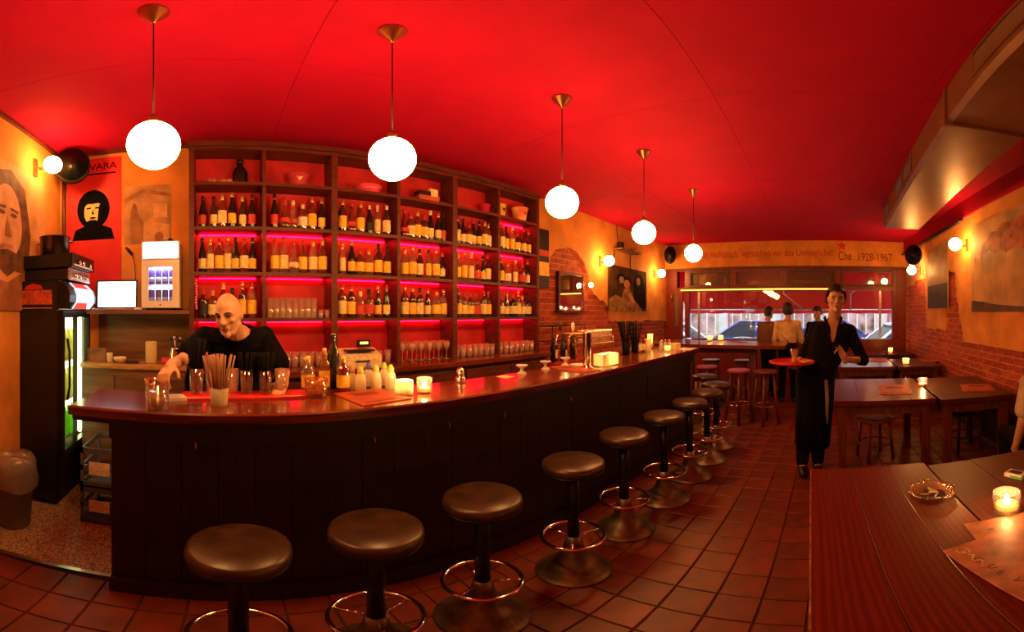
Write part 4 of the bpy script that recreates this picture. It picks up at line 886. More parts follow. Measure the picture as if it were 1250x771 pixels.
# ------------------------------------------------------------------ pictures, mirror and shelf on the back wall
ybw = YB-.03
a, b = atY(679, 331, ybw), atY(710, 379, ybw)
t = thing('wall_mirror', 'small dark framed mirror set in the brick arch on the back wall', 'mirror', ((a.x+b.x)/2, ybw, (a.z+b.z)/2)); w, h = b.x-a.x, a.z-b.z
MB().b2((-w/2, -.03, -h/2), (w/2, 0, h/2)).build('backing', BLACK, t); MB().b2((-w/2+.03, -.032, -h/2+.03), (w/2-.03, -.0305, h/2-.03)).build('mirror_glass', mat('silvered', (.9, .9, .9), .02, metal=1, var=0), t)
f = MB()
f.frame('Y', -w/2, -h/2, w/2, h/2, .03, -.05, -.031)
f.build('frame', SHELFW, t)
for k in (0, 1): candle('tea light on the lower frame of the arch mirror, %s one' % ('left', 'right')[k], (a.x+.12+k*(w-.3), ybw-.075, b.z+.0), .028, .045, False, .5)
tag(MB().b2((-w/2-.03, -.12, -.025), (w/2+.03, -.0, 0)).build('mirror_ledge', SHELFW, None, ((a.x+b.x)/2, ybw, b.z)), 'narrow wooden ledge under the arch mirror holding tea lights', 'ledge')
a, b = atY(742, 322, YB-.05), atY(788, 380, YB-.05)
t = thing('group_painting', 'dark painting of three seated and standing figures on the ochre back wall', 'painting', (0, 0, 0)); w, h = b.x-a.x, a.z-b.z; o = (a.x, YB-.07, b.z)
MB().b2((a.x, YB-.07, b.z), (b.x, YB-.046, a.z)).build('canvas', mat('paint_dark_olive', (.075, .035, .013), .9, spec=.08, var=.3, scale=5), t)
P1 = mat('paint_flesh', (.55, .27, .10), .9, spec=.08, var=.2); P2 = mat('paint_robe', (.36, .19, .07), .9, spec=.08, var=.3, scale=7); P3 = mat('paint_black', (.012, .008, .006), .9, spec=.05)
art(t, o, (1, 0, 0), [('painted_robe', P2, [(0, 0), (0, h*.25), (w*.15, h*.36), (w*.3, h*.3), (w*.36, h*.5), (w*.5, h*.55), (w*.62, h*.3), (w*.85, h*.06), (w*.85, 0)]), ('painted_cloak', P3, [(w*.62, h*.28), (w*.6, h*.7), (w*.7, h*.9), (w*.85, h*.88), (w*.95, h*.6), (w, h*.1), (w*.86, h*.04)]),
  ('painted_head', P3, ell(w*.42, h*.66, w*.13, h*.13)), ('painted_face', P1, ell(w*.43, h*.62, w*.08, h*.10)), ('painted_face', P1, ell(w*.74, h*.72, w*.055, h*.10)), ('painted_head', P3, ell(w*.28, h*.74, w*.1, h*.1)), ('painted_face', mat('paint_dim_flesh', (.30, .16, .08), .6), ell(w*.29, h*.70, w*.06, h*.08)), ('painted_arm', P1, [(w*.5, h*.42), (w*.64, h*.22), (w*.58, h*.18), (w*.44, h*.36)])])
a = atY(664, 304, YB-.06)
t = thing('wall_banner', 'narrow dark hanging banner right of the bottle shelf', 'banner', (a.x, YB-.05, 1.86)); MB().b2((-.10, -.012, 0), (.10, 0, .78)).build('cloth', BLACK, t); MB().b2((-.10, -.014, .42), (.10, -.012, .5)).build('stripe', LB['red'], t); MB().b2((-.10, -.014, .16), (.10, -.012, .34)).build('stripe', LB['yellow'], t)
a, b = atY(752, 304, YB-.12), atY(768, 308, YB-.12)
t = thing('wall_bracket_shelf', 'small high shelf on thin brackets above the group painting', 'shelf', (a.x, YB-.045, a.z)); L = b.x-a.x+.25
MB().b2((0, -.2, 0), (L, 0, .02)).build('board', BROWNW, t)
for x in (.05, L-.08): MB().tube([(x, -.01, -.34), (x, -.01, 0), (x, -.18, -.005)], .01).build('bracket', BLACKM, t)
t = thing('surveillance_box', 'small dark box with cable on the high bracket shelf', 'box', (a.x+.12, YB-.14, a.z+.0205)); MB().box((0, 0, .06), (.09, .09, .12), ch=.006).build('housing', BLACK, t); MB().tube([(0, .02, .11), (0, .06, .2), (0, .075, H-a.z-.03)], .006).build('cable', BLACK, t)
t = thing('plant_sprig', 'small dried sprig arrangement at the right end of the high bracket shelf', 'plant', (a.x+L-.12, YB-.14, a.z+.0205))
for k in range(9): MB().tube([(0, 0, 0), (.03*cos(k), .03*sin(k), .05), (.08*cos(k), .06*sin(k), .07+.01*(k % 3))], [.004, .004, .008], 6).build('sprig', BRASS, t)
# right wall pictures
a, b = atY(1187, 274, YR+.06), atY(1246, 380, YR+.06)
x0 = 2.75; x1 = a.x; z0 = b.z; z1 = 2.64
t = thing('sandy_canvas', 'big unframed sandy canvas with rust clouds and dark foot on the right wall', 'painting', (0, 0, 0))
MB().b2((x0, YR+.046, z0), (x1, YR+.07, z1)).build('canvas', mat('paint_sand', (.50, .28, .11), .7, var=.22, scale=3), t)
w, h = x1-x0, z1-z0; PC = mat('paint_rust', (.42, .10, .03), .7, var=.3, scale=9, bump=.3); PB = mat('paint_umber', (.10, .05, .05), .7, var=.3, scale=5)
random.seed(3); cl = [(w*.0, h*.95)]+[(w*(.05+.8*k/12), h*(.86-.16*(k/12)+random.uniform(-.05, .05))) for k in range(13)]+[(w*.9, h*.60)]+[(w*(.85-.8*k/10), h*(.58+.0*k+random.uniform(-.05, .05)-.10*(k > 6))) for k in range(11)]
art(t, (x1, YR+.07, z0), (-1, 0, 0), [('painted_cloud', PC, [(w*.12, h*.62), (w*.2, h*.75), (w*.28, h*.78), (w*.33, h*.85), (w*.42, h*.83), (w*.5, h*.9), (w*.6, h*.87), (w, h*.92), (w, h*.6), (w*.8, h*.55), (w*.7, h*.62), (w*.55, h*.58), (w*.45, h*.64), (w*.38, h*.6), (w*.3, h*.66), (w*.22, h*.62), (w*.17, h*.66)]),
  ('painted_foot', PB, [(0, 0), (0, h*.13), (w*.2, h*.11), (w*.4, h*.075), (w*.7, h*.05), (w, h*.03), (w, 0)]), ('painted_drip', PC, [(w*.06, h*.62), (w*.075, h*.5), (w*.09, h*.62)]), ('painted_drip', PC, [(w*.16, h*.66), (w*.175, h*.52), (w*.2, h*.66)])], .001)
a, b = atY(1133, 330, YR+.06), atY(1157, 375.5, YR+.06)
t = thing('dark_picture', 'dark smoky picture between the brick columns on the right wall', 'painting', (0, 0, 0)); MB().b2((b.x, YR+.046, b.z), (a.x, YR+.066, a.z+.35)).build('canvas', mat('paint_smoke', (.16, .08, .04), .6, var=.42, scale=3, col2=(.5, .28, .1)), t)
MB().b2((b.x, YR+.066, b.z), (a.x, YR+.068, b.z+.38)).build('painted_dark', mat('paint_smoke_dark', (.05, .03, .02), .6, var=.3), t)

# ------------------------------------------------------------------ tables
random.seed(11)
def table(label, corner, w, d, rz, m, n=3, z=.75, leg=.075, legs=True, apron=True):
    """corner: far left corner; w along -Y, d along -X, boards along X"""
    t = thing('pub_table', label, 'table', (corner[0], corner[1], 0), rz, 'pub tables')
    bw = w/n
    for k in range(n):
        c = (-d/2, -bw*(k+.5), z-.0225+random.uniform(-.0008, .0008))
        MB().box((0, 0, 0), (d, bw-.0014, .045), ch=.002).build('plank', m, t, c)
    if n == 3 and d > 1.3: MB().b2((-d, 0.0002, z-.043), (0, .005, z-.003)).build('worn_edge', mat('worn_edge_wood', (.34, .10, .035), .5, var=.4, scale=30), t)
    for a in (-.10, -d+.10):
        for b in (-.08, -w+.08): MB().box((0, 0, (z-.045)/2), (leg, leg, z-.046), ch=.005).build('leg', LEGW, t, (a, b, 0))
    ap = MB()
    for a in (-.10, -d+.10): ap.b2((a-.012, -w+.115, z-.15), (a+.012, -.115, z-.046))
    for b in (-.08, -w+.08): ap.b2((-d+.135, b-.012, z-.15), (-.135, b+.012, z-.046))
    ap.build('apron', LEGW, t); return t
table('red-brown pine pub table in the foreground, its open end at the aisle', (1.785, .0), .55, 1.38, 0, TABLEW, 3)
table('darker pine pub table in the foreground pushed against the right wall', (1.745, -.556), 1.36, 1.36, 0, TABLED, 6)
table('red-brown pine pub table beside the waiter, candle at its right', (4.42, -.275), .92, 1.14, -.07, TABLEW, 4)
table('dark pine pub table behind the beige-shirted guest against the brick wall', (4.30, -1.215), .72, 1.16, -.07, TABLED, 4)
table('pine pub table behind the waiter elbow, third row from the front', (6.35, -.42), .86, .95, -.05, TABLEW, 4)
table('dark pine pub table against the brick wall, third row from the front', (6.28, -1.30), .66, .95, -.05, TABLED, 3)
table('pub table nearest the street window on the right side', (7.75, -.55), .76, .72, -.03, TABLEW, 3)
table('dark pub table in the far right corner by the window post', (7.72, -1.33), .62, .72, -.03, TABLED, 3)
# high table at the bar end
t = thing('high_table', 'long narrow high table across the end of the bar before the window', 'table', (5.65, 1.33, 0), .0)
for k in range(5): MB().box((0, 0, 0), (.175, 1.94, .05), ch=.005).build('plank', TABLEW, t, (-.356+k*.178, 0, 1.055))
for y in (-.45, .55): MB().box((0, y, .515), (.11, .11, 1.03), ch=.006).build('leg', LEGW, t); MB().box((0, y, .02), (.5, .12, .04), ch=.005).build('foot', LEGW, t)
MB().box((0, .05, .97), (.10, .9, .1), ch=.004).build('stretcher', LEGW, t)

def wood_stool(label, loc, z=.76, seat=.16, m=LEGW, sm=TABLEW, group='wooden stools', cat='stool', ring=True, name='wooden_stool'):
    t = thing(name, label, cat, loc, random.uniform(0, 1.5), group)
    MB().lathe([(seat-.02, z-.045), (seat, z-.035), (seat+.004, z-.012), (seat-.004, z-.002), (seat*.6, z-.006), (1e-5, z-.008)], 32).build('seat', sm, t)
    for k in range(4):
        a = pi/4+k*pi/2; MB().tube([((seat-.05)*cos(a), (seat-.05)*sin(a), z-.04), ((seat+.03)*cos(a), (seat+.03)*sin(a), 0)], [.016, .02], 8).build('leg', m, t)
    hz = z*.36; r = seat+.03-.08*hz/z
    if ring: MB().ring((0, 0, hz), r-.012, .009, 28, 6).build('foot_ring', CHROME, t)
    else:
        for k in range(4):
            a, b = pi/4+k*pi/2, pi/4+(k+1)*pi/2; MB().tube([(r*cos(a), r*sin(a), hz), (r*cos(b), r*sin(b), hz)], .010, 6).build('stretcher', m, t)
    return t
RSEAT = mat('red_seat_pad', (.38, .03, .015), .4, var=.2)
for (x, y), l, sm in (((863, 446), 'red-seated wooden bar stool close to the bar end and high table', RSEAT), ((902, 450.5), 'red-seated wooden bar stool before the middle of the high table', RSEAT), ((934, 451.5), 'brown wooden bar stool before the right end of the high table', LEGW)):
    p = atZ(x, y, .76); wood_stool(l, (p.x, p.y, 0), .76, .155, LEGW, sm)
for (X, Y), l in (((6.25, 1.7), 'dark wooden bar stool behind the left half of the high table'), ((6.3, 1.15), 'dark wooden bar stool behind the right half of the high table')): wood_stool(l, (X, Y, 0), .74, .155)
def chair(label, loc, rz, m=LEGW, sm=TABLEW, back=True):
    t = thing('pub_chair', label, 'chair', loc, rz, 'round-seated pub chairs'); z = .46
    MB().lathe([(.175, z-.03), (.195, z-.02), (.20, z-.008), (.19, z), (.1, z-.005), (1e-5, z-.006)], 32).build('seat', sm, t)
    for a_ in (pi/4, 3*pi/4, 5*pi/4, 7*pi/4): MB().tube([(.15*cos(a_), .15*sin(a_), z-.02), (.19*cos(a_), .19*sin(a_), 0)], [.016, .019], 8).build('leg', m, t)
    MB().ring((0, 0, .18), .168, .010, 24, 6).build('stretcher', m, t)
    if back:
        MB().tube([(-.17, -.16, z-.01), (-.22, -.17, z+.2), (-.25, -.12, z+.36), (-.255, 0, z+.40), (-.25, .12, z+.36), (-.22, .17, z+.2), (-.17, .16, z-.01)], .014, 8).build('back_bow', m, t)
        for y in (-.08, 0, .08): MB().tube([(-.18, y*.8, z-.01), (-.248, y, z+.385)], .008, 6).build('spindle', m, t)
    return t
p = atZ(1068, 508, .46); chair('round-seated chair tucked under the table beside the waiter', (p.x, p.y, 0), .3, LEGW, mat('polished_seat', (.34, .07, .022), .28, var=.15), back=False)
chair('dark round-seated chair of the beige-shirted guest', (2.26, -1.67, 0), 0, TABLED, TABLED, False)
chair('dark chair under the table by the brick wall, second row', (3.75, -1.62, 0), pi, TABLED, TABLED, False)
chair('bow-back chair at the window table, left one', (6.82, -.78, 0), 0, TABLED, TABLED)
chair('bow-back chair at the window table, right one', (6.8, -1.22, 0), 0, TABLED, TABLED)
chair('chair under the third row table on the aisle side', (5.75, -.75, 0), pi, LEGW, RSEAT, False)
chair('chair under the dark third row table by the brick wall', (5.72, -1.62, 0), pi, TABLED, TABLED, False)

# ------------------------------------------------------------------ things on the tables
tz = .75
def tb(x, y): return atZ(x, y, tz)
candle('bright candle glass at the right edge of the foreground tables', tb(1229, 622), .052, .085, False, 1.3, k=1.7)
candle('candle glass on the table beside the waiter', tb(1126.5, 471), .050, .088, False, 1.5, k=2)
candle('candle glass on the third row table near the brick wall', tb(1106, 444.5), .05, .09, True, 1.2, k=2)
candle('candle glass on the table nearest the window post', tb(1087, 430.5), .045, .1, True, 1.0, k=2)
candle('left candle glass at the back of the high table', atZ(866.5, 416, 1.08), .045, .09, True, .9, k=2)
candle('right candle glass at the back of the high table', atZ(880, 416, 1.08), .045, .09, True, .9, k=2)
# ashtray
p = tb(1138.5, 606); t = thing('glass_ashtray', 'round cut-glass ashtray with butts on the foreground table', 'ashtray', p); t.scale = (1.1, 1.1, 1.1)
m = MB(); prof = [(.068, 0), (.078, .006), (.086, .03), (.088, .036), (.078, .038), (.070, .030), (.060, .012), (1e-5, .010)]
m.lathe(prof, 48)
for i, v in enumerate(m.v):
    k = i//48; a = 2*pi*(i % 48)/48
    if k in (1, 2, 3): f = 1+.025*cos(12*a); m.v[i] = (v[0]*f, v[1]*f, v[2]+(.004*cos(4*a) if k == 3 else 0))
m.build('glass_dish', clear('ashtray_glass', (.97, .85, .75), .92, .03, .9), t)
for k in range(5): MB().tube([(0, 0, 0), (.03, 0, 0)], .004, 8).build('cigarette_butt', (LB['white'], SHIRTO)[k % 2], t, (.02*cos(k*2.1), .02*sin(k*2.1), .017+.003*k), (0, .1*(k % 3), k*1.2))
MB().lathe([(.045, .0125), (.03, .016), (1e-5, .018)], 16).build('ash', mat('grey_ash', (.10, .09, .085), .9, var=.4, scale=120), t)
# booklets on the foreground table
t = thing('menu_booklet', 'open-cornered brown menu booklet with hand-drawn letters, uppermost on the foreground table', 'menu', (.815, -.56, tz+.012), 0, 'menu booklets')
ang = atan2(-.064, -.29)
C0 = Vector((.995, -.362)); ux = Vector((cos(ang), sin(ang))); uy = Vector((-ux.y, ux.x))       # along the lettered edge; across the booklet
cc = C0+ux*.21+uy*.15
t.location = (cc.x, cc.y, tz+.0065); t.rotation_euler[2] = ang
MB().box((0, 0, .0025), (.42, .30, .004), ch=.0015).build('cover', MENUB, t); MB().box((.003, 0, -.001), (.414, .294, .003)).build('pages', CREAM, t)
INKD = mat('brown_ink', (.13, .05, .025), .7, var=.1); EMB = mat('pale_foil', (.72, .50, .30), .35, var=.1)
for k, ch_ in enumerate('GUEVARA'): text(ch_, .034, (-.12+k*.047, -.115+.012*(k % 2), .0047), (0, 0, .25*(-1)**k), INKD, t, 'lettering', .0003)
MB().ring((-.175, -.105, .005), .018, .0016, 20, 5).ring((-.165, -.098, .005), .010, .0014, 16, 5).tube([(-.15+.012*k, -.105+.012*sin(k*1.8), .005) for k in range(8)], .0016, 5).build('foil_emblem', EMB, t)
t = thing('menu_booklet', 'brown menu booklet lying mostly underneath the lettered one', 'menu', (cc.x+.10, cc.y-.07, tz+.0012), ang-.28, 'menu booklets')
MB().box((0, 0, .0022), (.42, .30, .003), ch=.001).build('cover', MENUB, t)
for k, ch_ in enumerate('BAR'): text(ch_, .03, (-.15+k*.04, -.09, .0038), (0, 0, 0), INKD, t, 'lettering', .0003)
p = tb(1240, 581); t = thing('cigarette_pack', 'green and white cigarette pack at the right frame edge of the foreground table', 'cigarette pack', p, .5)
MB().box((0, 0, .012), (.088, .056, .022), ch=.002).build('pack', LB['white'], t); MB().b2((-.0445, -.0285, .003), (.015, .0285, .0135)).build('band', mat('pack_green', (.10, .42, .12), .4, var=.05), t); MB().b2((-.03, -.018, .0229), (.03, .018, .0236)).build('print', BLACK, t)
# menus on the other tables
card('red menu in front of the candle on the table beside the waiter', [(1081, 481.5), (1117, 481), (1107, 471), (1066, 469.5)], MENU, tz)
card('red menu on the dark table by the brick wall, second row', [(1179, 478), (1217, 477), (1206, 469), (1169, 469.5)], MENU, tz)
card('red menu on the third row table behind the waiter elbow', [(1060, 441.5), (1084, 441.5), (1083, 437), (1058, 437)], MENU, tz)
card('red menu on the dark third row table at the brick wall', [(1130, 441.8), (1151, 441), (1141, 437.5), (1118, 438.5)], MENU, tz)
card('red menu standing out on the high table right of its candles', [(890, 418.5), (903, 418), (905, 415.8), (896, 416)], MENU, 1.08)

# ------------------------------------------------------------------ street beyond the window
sg = struct(MB().b2((XF+.2, -16, -.4), (32, 18, -.18)).build('floor', mat('asphalt', (.16, .16, .17), .8, var=.2, scale=30)))
tag(MB().b2((XF+.2, -16, -.3), (9.75, 18, -.06)).build('pavement', mat('pale_paving', (.42, .40, .38), .8, var=.15, scale=8)), 'pale pavement outside the street window', 'pavement')
AW = waxy('awning_cloth', (.62, .012, .03), .45)
t = thing('awning', 'wide red awning stretched out over the pavement outside the window', 'awning', (8.16, .55, 2.62))
ya, yb_ = -2.6, 2.7
MB().poly([(0, ya, 0), (1.35, ya, -.98), (1.35, ya, -.995), (0, ya, -.015)], (0, yb_-ya, 0)).build('cloth', AW, t)
v = MB(); n = 40
for k in range(n+1):
    y = ya+(yb_-ya)*k/n; dz = .02*abs(sin(k*pi/4)); v.v += [(1.35, y, -.98), (1.362, y, -1.08-dz)]
for k in range(n): v.f.append((2*k, 2*k+1, 2*k+3, 2*k+2)); v.sm.append(False); v.mi.append(0)
v.build('valance', AW, t); MB().tube([(1.35, ya, -.99), (1.35, yb_, -.99)], .03, 8).build('front_bar', STEEL, t); MB().tube([(0, ya, -.02), (0, yb_, -.02)], .045, 8).build('roller', STEEL, t)
for y0, y1 in ((.05, -.35), (-1.9, -1.55)): MB().tube([(.03, y0, -.3), (.65, (y0+y1)/2+.25, -.62), (1.33, y1, -.99)], .018, 8).build('arm', STEEL, t)
def car(label, loc, rz, col, nm):
    t = thing('car', label, 'car', loc, rz, 'parked cars'); P = mat('car_paint_'+nm, col, .2, var=.03, coat=.8); Gs = mat('car_glass', (.012, .016, .025), .12, spec=.25, var=0)
    b = MB(); pr = [(-2.0, .30), (-2.05, .62), (-1.95, .78), (-1.2, .84), (1.35, .86), (1.85, .76), (2.0, .6), (1.98, .28)]
    for y0, y1, s in ((-.80, .80, 1), ): b.poly([(x, y0, z) for x, z in pr], (0, y1-y0, 0))
    b.build('body', P, t)
    c = MB(); q = [(-1.25, .83, .74), (-.55, 1.36, .60), (.75, 1.40, .60), (1.55, .84, .74)]
    vs = [(x, s*w, z) for s in (-1, 1) for x, z, w in q]; c.add(vs, [(0, 1, 2, 3), (7, 6, 5, 4), (0, 4, 5, 1), (1, 5, 6, 2), (2, 6, 7, 3)]); c.build('greenhouse', Gs, t)
    MB().loft([((-.66, 0, 1.36), .62, .04), ((-.4, 0, 1.395), .64, .05), ((.6, 0, 1.425), .64, .05), ((.86, 0, 1.385), .62, .04)], (0, 1, 0), 12).build('roof', P, t)
    for s_ in (-1, 1):
        for x0, x1, z1, m_ in ((-1.25, -.55, 1.37, P), (.1, .1, 1.39, P), (1.55, .75, 1.40, P)): MB().tube([(x0, s_*.745, .84), (x1, s_*.605, z1)], .045, 6).build('pillar', m_, t)
        for x in (-1.25, 1.25):
            w_ = MB().lathe([(.1, -.09), (.30, -.09), (.32, -.06), (.32, .06), (.30, .09), (.1, .09)], 24, axis='Y').build('wheel', BLACK, t, (x, s_*.74, .32)); MB().lathe([(.18, 0), (.2, .01), (.05, .03), (1e-5, .03)], 16, axis='Y').build('hub_cap', STEEL, w_, (0, s_*.09-.01*(s_ > 0), 0))
        MB().box((-2.04, s_*.58, .70), (.04, .3, .12), ch=.01).build('headlight', LB['white'], t); MB().box((1.96, s_*.62, .70), (.06, .22, .16), ch=.01).build('tail_light', REDPL, t)
        MB().box((-.75, s_*.86, .95), (.10, .14, .1), ch=.02).build('wing_mirror', P, t)
    MB().box((-2.05, 0, .48), (.02, .5, .1)).build('number_plate', LB['white'], t); return t
car('white car parked outside seen through the left window pane', (11.2, 4.6, -.18), pi/2, (.85, .86, .88), 'white')
car('dark blue car parked further down the street, left of the men', (14.2, 1.9, -.18), pi/2, (.03, .07, .30), 'blue')
car('white car parked outside seen right of the waiter', (11.6, -3.05, -.18), -pi/2+.12, (.86, .87, .90), 'white')
car('dark car at the far right window edge behind the white car', (14.5, -5.3, -.18), -pi/2, (.03, .03, .05), 'dark')
car('blue car glimpsed between the two men and the waiter', (17.0, -.7, -.18), -pi/2, (.04, .10, .36), 'blue')
def bike(label, loc, rz, m):
    t = thing('bicycle', label, 'bicycle', loc, rz, 'bicycles on the pavement')
    for x in (-.52, .52):
        w_ = MB().tube([(x+.33*cos(a), 0, .34+.33*sin(a)) for a in [2*pi*k/28 for k in range(28)]], .016, 6, closed=True).build('wheel', BLACK, t); s = MB()
        for k in range(10): a = 2*pi*k/10; s.tube([(x, 0, .34), (x+.32*cos(a), 0, .34+.32*sin(a))], .003, 4)
        s.build('spokes', STEEL, w_)
    MB().tube([(-.52, 0, .34), (-.2, 0, .82), (.32, 0, .80), (.0, 0, .30), (-.2, 0, .82)], .016, 6).tube([(-.52, 0, .34), (0, 0, .30)], .014, 6).tube([(.52, 0, .34), (.32, 0, .95)], .016, 6).build('frame', m, t)
    MB().ball((-.22, 0, .92), .1, 12, sc=(1.2, .6, .35)).tube([(-.2, 0, .8), (-.22, 0, .9)], .012).build('saddle', BLACK, t); MB().tube([(.22, -.28, 1.0), (.32, -.1, 1.02), (.32, .1, 1.02), (.22, .28, 1.0)], .012).tube([(.32, 0, .93), (.32, 0, 1.02)], .012).build('handlebar', CHROME, t)
for k, (x, y, m) in enumerate(((11.0, 2.0, 'blue'), (11.2, 1.4, 'white'), (11.0, .8, 'dark'))): bike('bicycle leaning on the pavement beyond the window, %s of three' % ('left', 'middle', 'right')[k], (x, y, -.18), pi+.1, MATS['car_paint_'+m])
for k, (x, y, s_) in enumerate(((9.5, 2.3, .5), (9.5, 1.6, .6), (9.45, .95, .55))):
    t = thing('potted_plant', 'potted flowering plant on the pavement, %s one' % ('left', 'middle', 'right')[k], 'plant', (x, y, -.06), 0, 'potted plants outside'); MB().lathe([(.12, 0), (.18, .3), (.19, .3), (.18, .28), (1e-5, .27)], 18).build('pot', mat('clay_pot', (.4, .16, .08), .7), t)
    f = MB()
    for q in range(160):
        a, b_ = random.uniform(0, 2*pi), random.random(); r = .28*sqrt(random.random()); c = Vector((r*cos(a), r*sin(a), .35+b_*s_)); u = Vector((random.gauss(0, 1), random.gauss(0, 1), random.gauss(0, 1))).normalized()*.05; v_ = u.orthogonal().normalized()*.025
        f.add([c-u, c+v_, c+u, c-v_], [(0, 1, 2, 3)], mi=0 if q % 4 else 1)
    tag(f.build('foliage', [mat('leaf_green', (.08, .16, .05), .6), mat('petal', (.85, .55, .6), .6)], t), kind='stuff')
t = thing('street_building', 'pale apartment house with shop windows across the street', 'building', (21, 0, -.18))
FCD = mat('pale_facade', (.72, .68, .62), .8, var=.08, scale=2)
MB().b2((0, -16, 0), (5, 18, 9)).build('wall', FCD, t)
for k in range(11):
    y = -14.5+k*3
    w_ = MB().b2((-.06, y-1.2, .5), (0, y+1.2, 2.7)).build('shop_window', (mat('shop_red', (.55, .10, .10), .6), mat('shop_cream', (.75, .55, .42), .6), mat('shop_grey', (.35, .36, .4), .4))[k % 3], t)
    MB().b2((-.075, y-1.1, .6), (-.065, y+1.1, 2.6)).build('pane', mat('shop_pane', (.62, .36, .32), .15, var=.42, scale=1.5), w_)
    s = MB()
    for q in range(5): s.b2((-.1, y-1.1+q*.5, .5), (-.06, y-1.03+q*.5, 2.7))
    s.build('glazing_bar', LB['white'], w_)
    MB().b2((-.06, y-.6, 4), (0, y+.6, 6)).build('window', MATS['shop_pane'], t)

# ------------------------------------------------------------------ people
def weld(mb, name, m, parent, vox, smooth=3, cut=None):
    o = link('tmp', mb.mesh('tmp', m))
    r = o.modifiers.new('r', 'REMESH'); r.mode = 'VOXEL'; r.voxel_size = vox; r.use_smooth_shade = True
    if smooth: s = o.modifiers.new('s', 'SMOOTH'); s.iterations = smooth; s.factor = .5
    bpy.context.view_layer.update()
    me = bpy.data.meshes.new_from_object(o.evaluated_get(bpy.context.evaluated_depsgraph_get())); bpy.data.objects.remove(o); me.name = name
    if not me.materials: me.materials.append(m)
    if cut:
        bm = bmesh.new(); bm.from_mesh(me); dead = [f for f in bm.faces if cut(f.calc_center_median())]; bmesh.ops.delete(bm, geom=dead, context='FACES'); bd = [v for v in bm.verts if v.is_boundary]
        for _ in range(8): bmesh.ops.smooth_vert(bm, verts=bd, factor=.5, use_axis_x=True, use_axis_y=True, use_axis_z=True)
        bm.to_mesh(me); bm.free()
    return link(name, me, parent)
def frame(f, u):
    f = Vector(f).normalized(); l = Vector(u).cross(f).normalized(); return Matrix((f, l, f.cross(l))).transposed()
def head_into(mb, c, M, k=1.0):
    """skull, jaw, nose, brow, lips, ears about the head centre; M columns: forward, left, up"""
    vs = []; fs = []; n, m = 40, 28
    for j in range(m+1):
        v = -pi/2+pi*j/m
        for i in range(n):
            u = 2*pi*i/n; x, y, z = cos(v)*cos(u), cos(v)*sin(u), sin(v)
            X, Y, Z = x*.094, y*.072, z*.119
            if z < 0: t = -z; Y *= 1-.30*t**1.3; X = X*(1-.20*t)+.014*t
            if x > 0: X -= .010*x*max(0, 1-abs(z)*1.6)
            for s in (-1, 1): X -= .010*math.exp(-(((Y-s*.031)/.016)**2+((Z-.008)/.013)**2))*(x > 0)
            vs.append((X, Y, Z))
    for j in range(m):
        for i in range(n): fs.append((j*n+i, j*n+(i+1) % n, (j+1)*n+(i+1) % n, (j+1)*n+i))
    h = MB(); h.add(vs, fs, True)
    h.cap((.083, 0, .022), (.101, 0, -.024), .008, .0125); h.ball((.092, .010, -.028), .009, 10); h.ball((.092, -.010, -.028), .009, 10)
    for s in (-1, 1):
        h.cap((.080, s*.014, .026), (.068, s*.048, .024), .009, .008); h.ball((.060, s*.040, -.018), .018, 10)
        h.ball((.0, s*.073, -.006), .026, 12, sc=(.75, .38, 1.15)); h.cap((.02, s*.052, -.055), (.052, s*.026, -.092), .018, .017)
    h.cap((.083, -.019, -.053), (.083, .019, -.053), .007, .007); h.cap((.082, -.016, -.064), (.082, .016, -.064), .008, .008); h.ball((.072, 0, -.095), .022, 12)
    mb.add([Vector(c)+M@(Vector(v)*k) for v in h.v], h.f, True)
def face_parts(t, c, M, k=1.0, brow=HAIR):
    P = lambda a, b, d: Vector(c)+M@(Vector((a, b, d))*k)
    for s in (-1, 1):
        def oval(p, r, q, m, nm, par):
            b = MB().ball((0, 0, 0), 1, 14); b.v = [tuple(P(p[0]+v[0]*r[0]-.25*abs(v[1])*r[1]*.5, p[1]+v[1]*r[1], p[2]+v[2]*r[2])) for v in b.v]; return b.build(nm, m, par)
        e = oval((.0725, s*.031, .007), (.006, .0125, .0052), 0, EYEW, 'eye', t)
        oval((.0765, s*.0305, .0072), (.0035, .0056, .0054), 0, HAIR, 'iris', e)
        MB().tube([P(.079, s*.018, .009), P(.0815, s*.030, .0135), P(.073, s*.045, .009)], [.0015*k, .0026*k, .0015*k], 6).build('eyelid', HAIR, t)
        MB().tube([P(.087, s*.016, .026), P(.085, s*.034, .032), P(.072, s*.050, .025)], [.0035*k, .0045*k, .002*k], 6).build('eyebrow', brow, t)
    MB().tube([P(.086, -.022, -.057), P(.0915, -.006, -.054), P(.0915, .006, -.054), P(.086, .022, -.057)], [.002*k, .0042*k, .0042*k, .002*k], 6).tube([P(.086, -.018, -.060), P(.091, 0, -.065), P(.086, .018, -.060)], [.002*k, .005*k, .002*k], 6).build('lips', LIP, t)
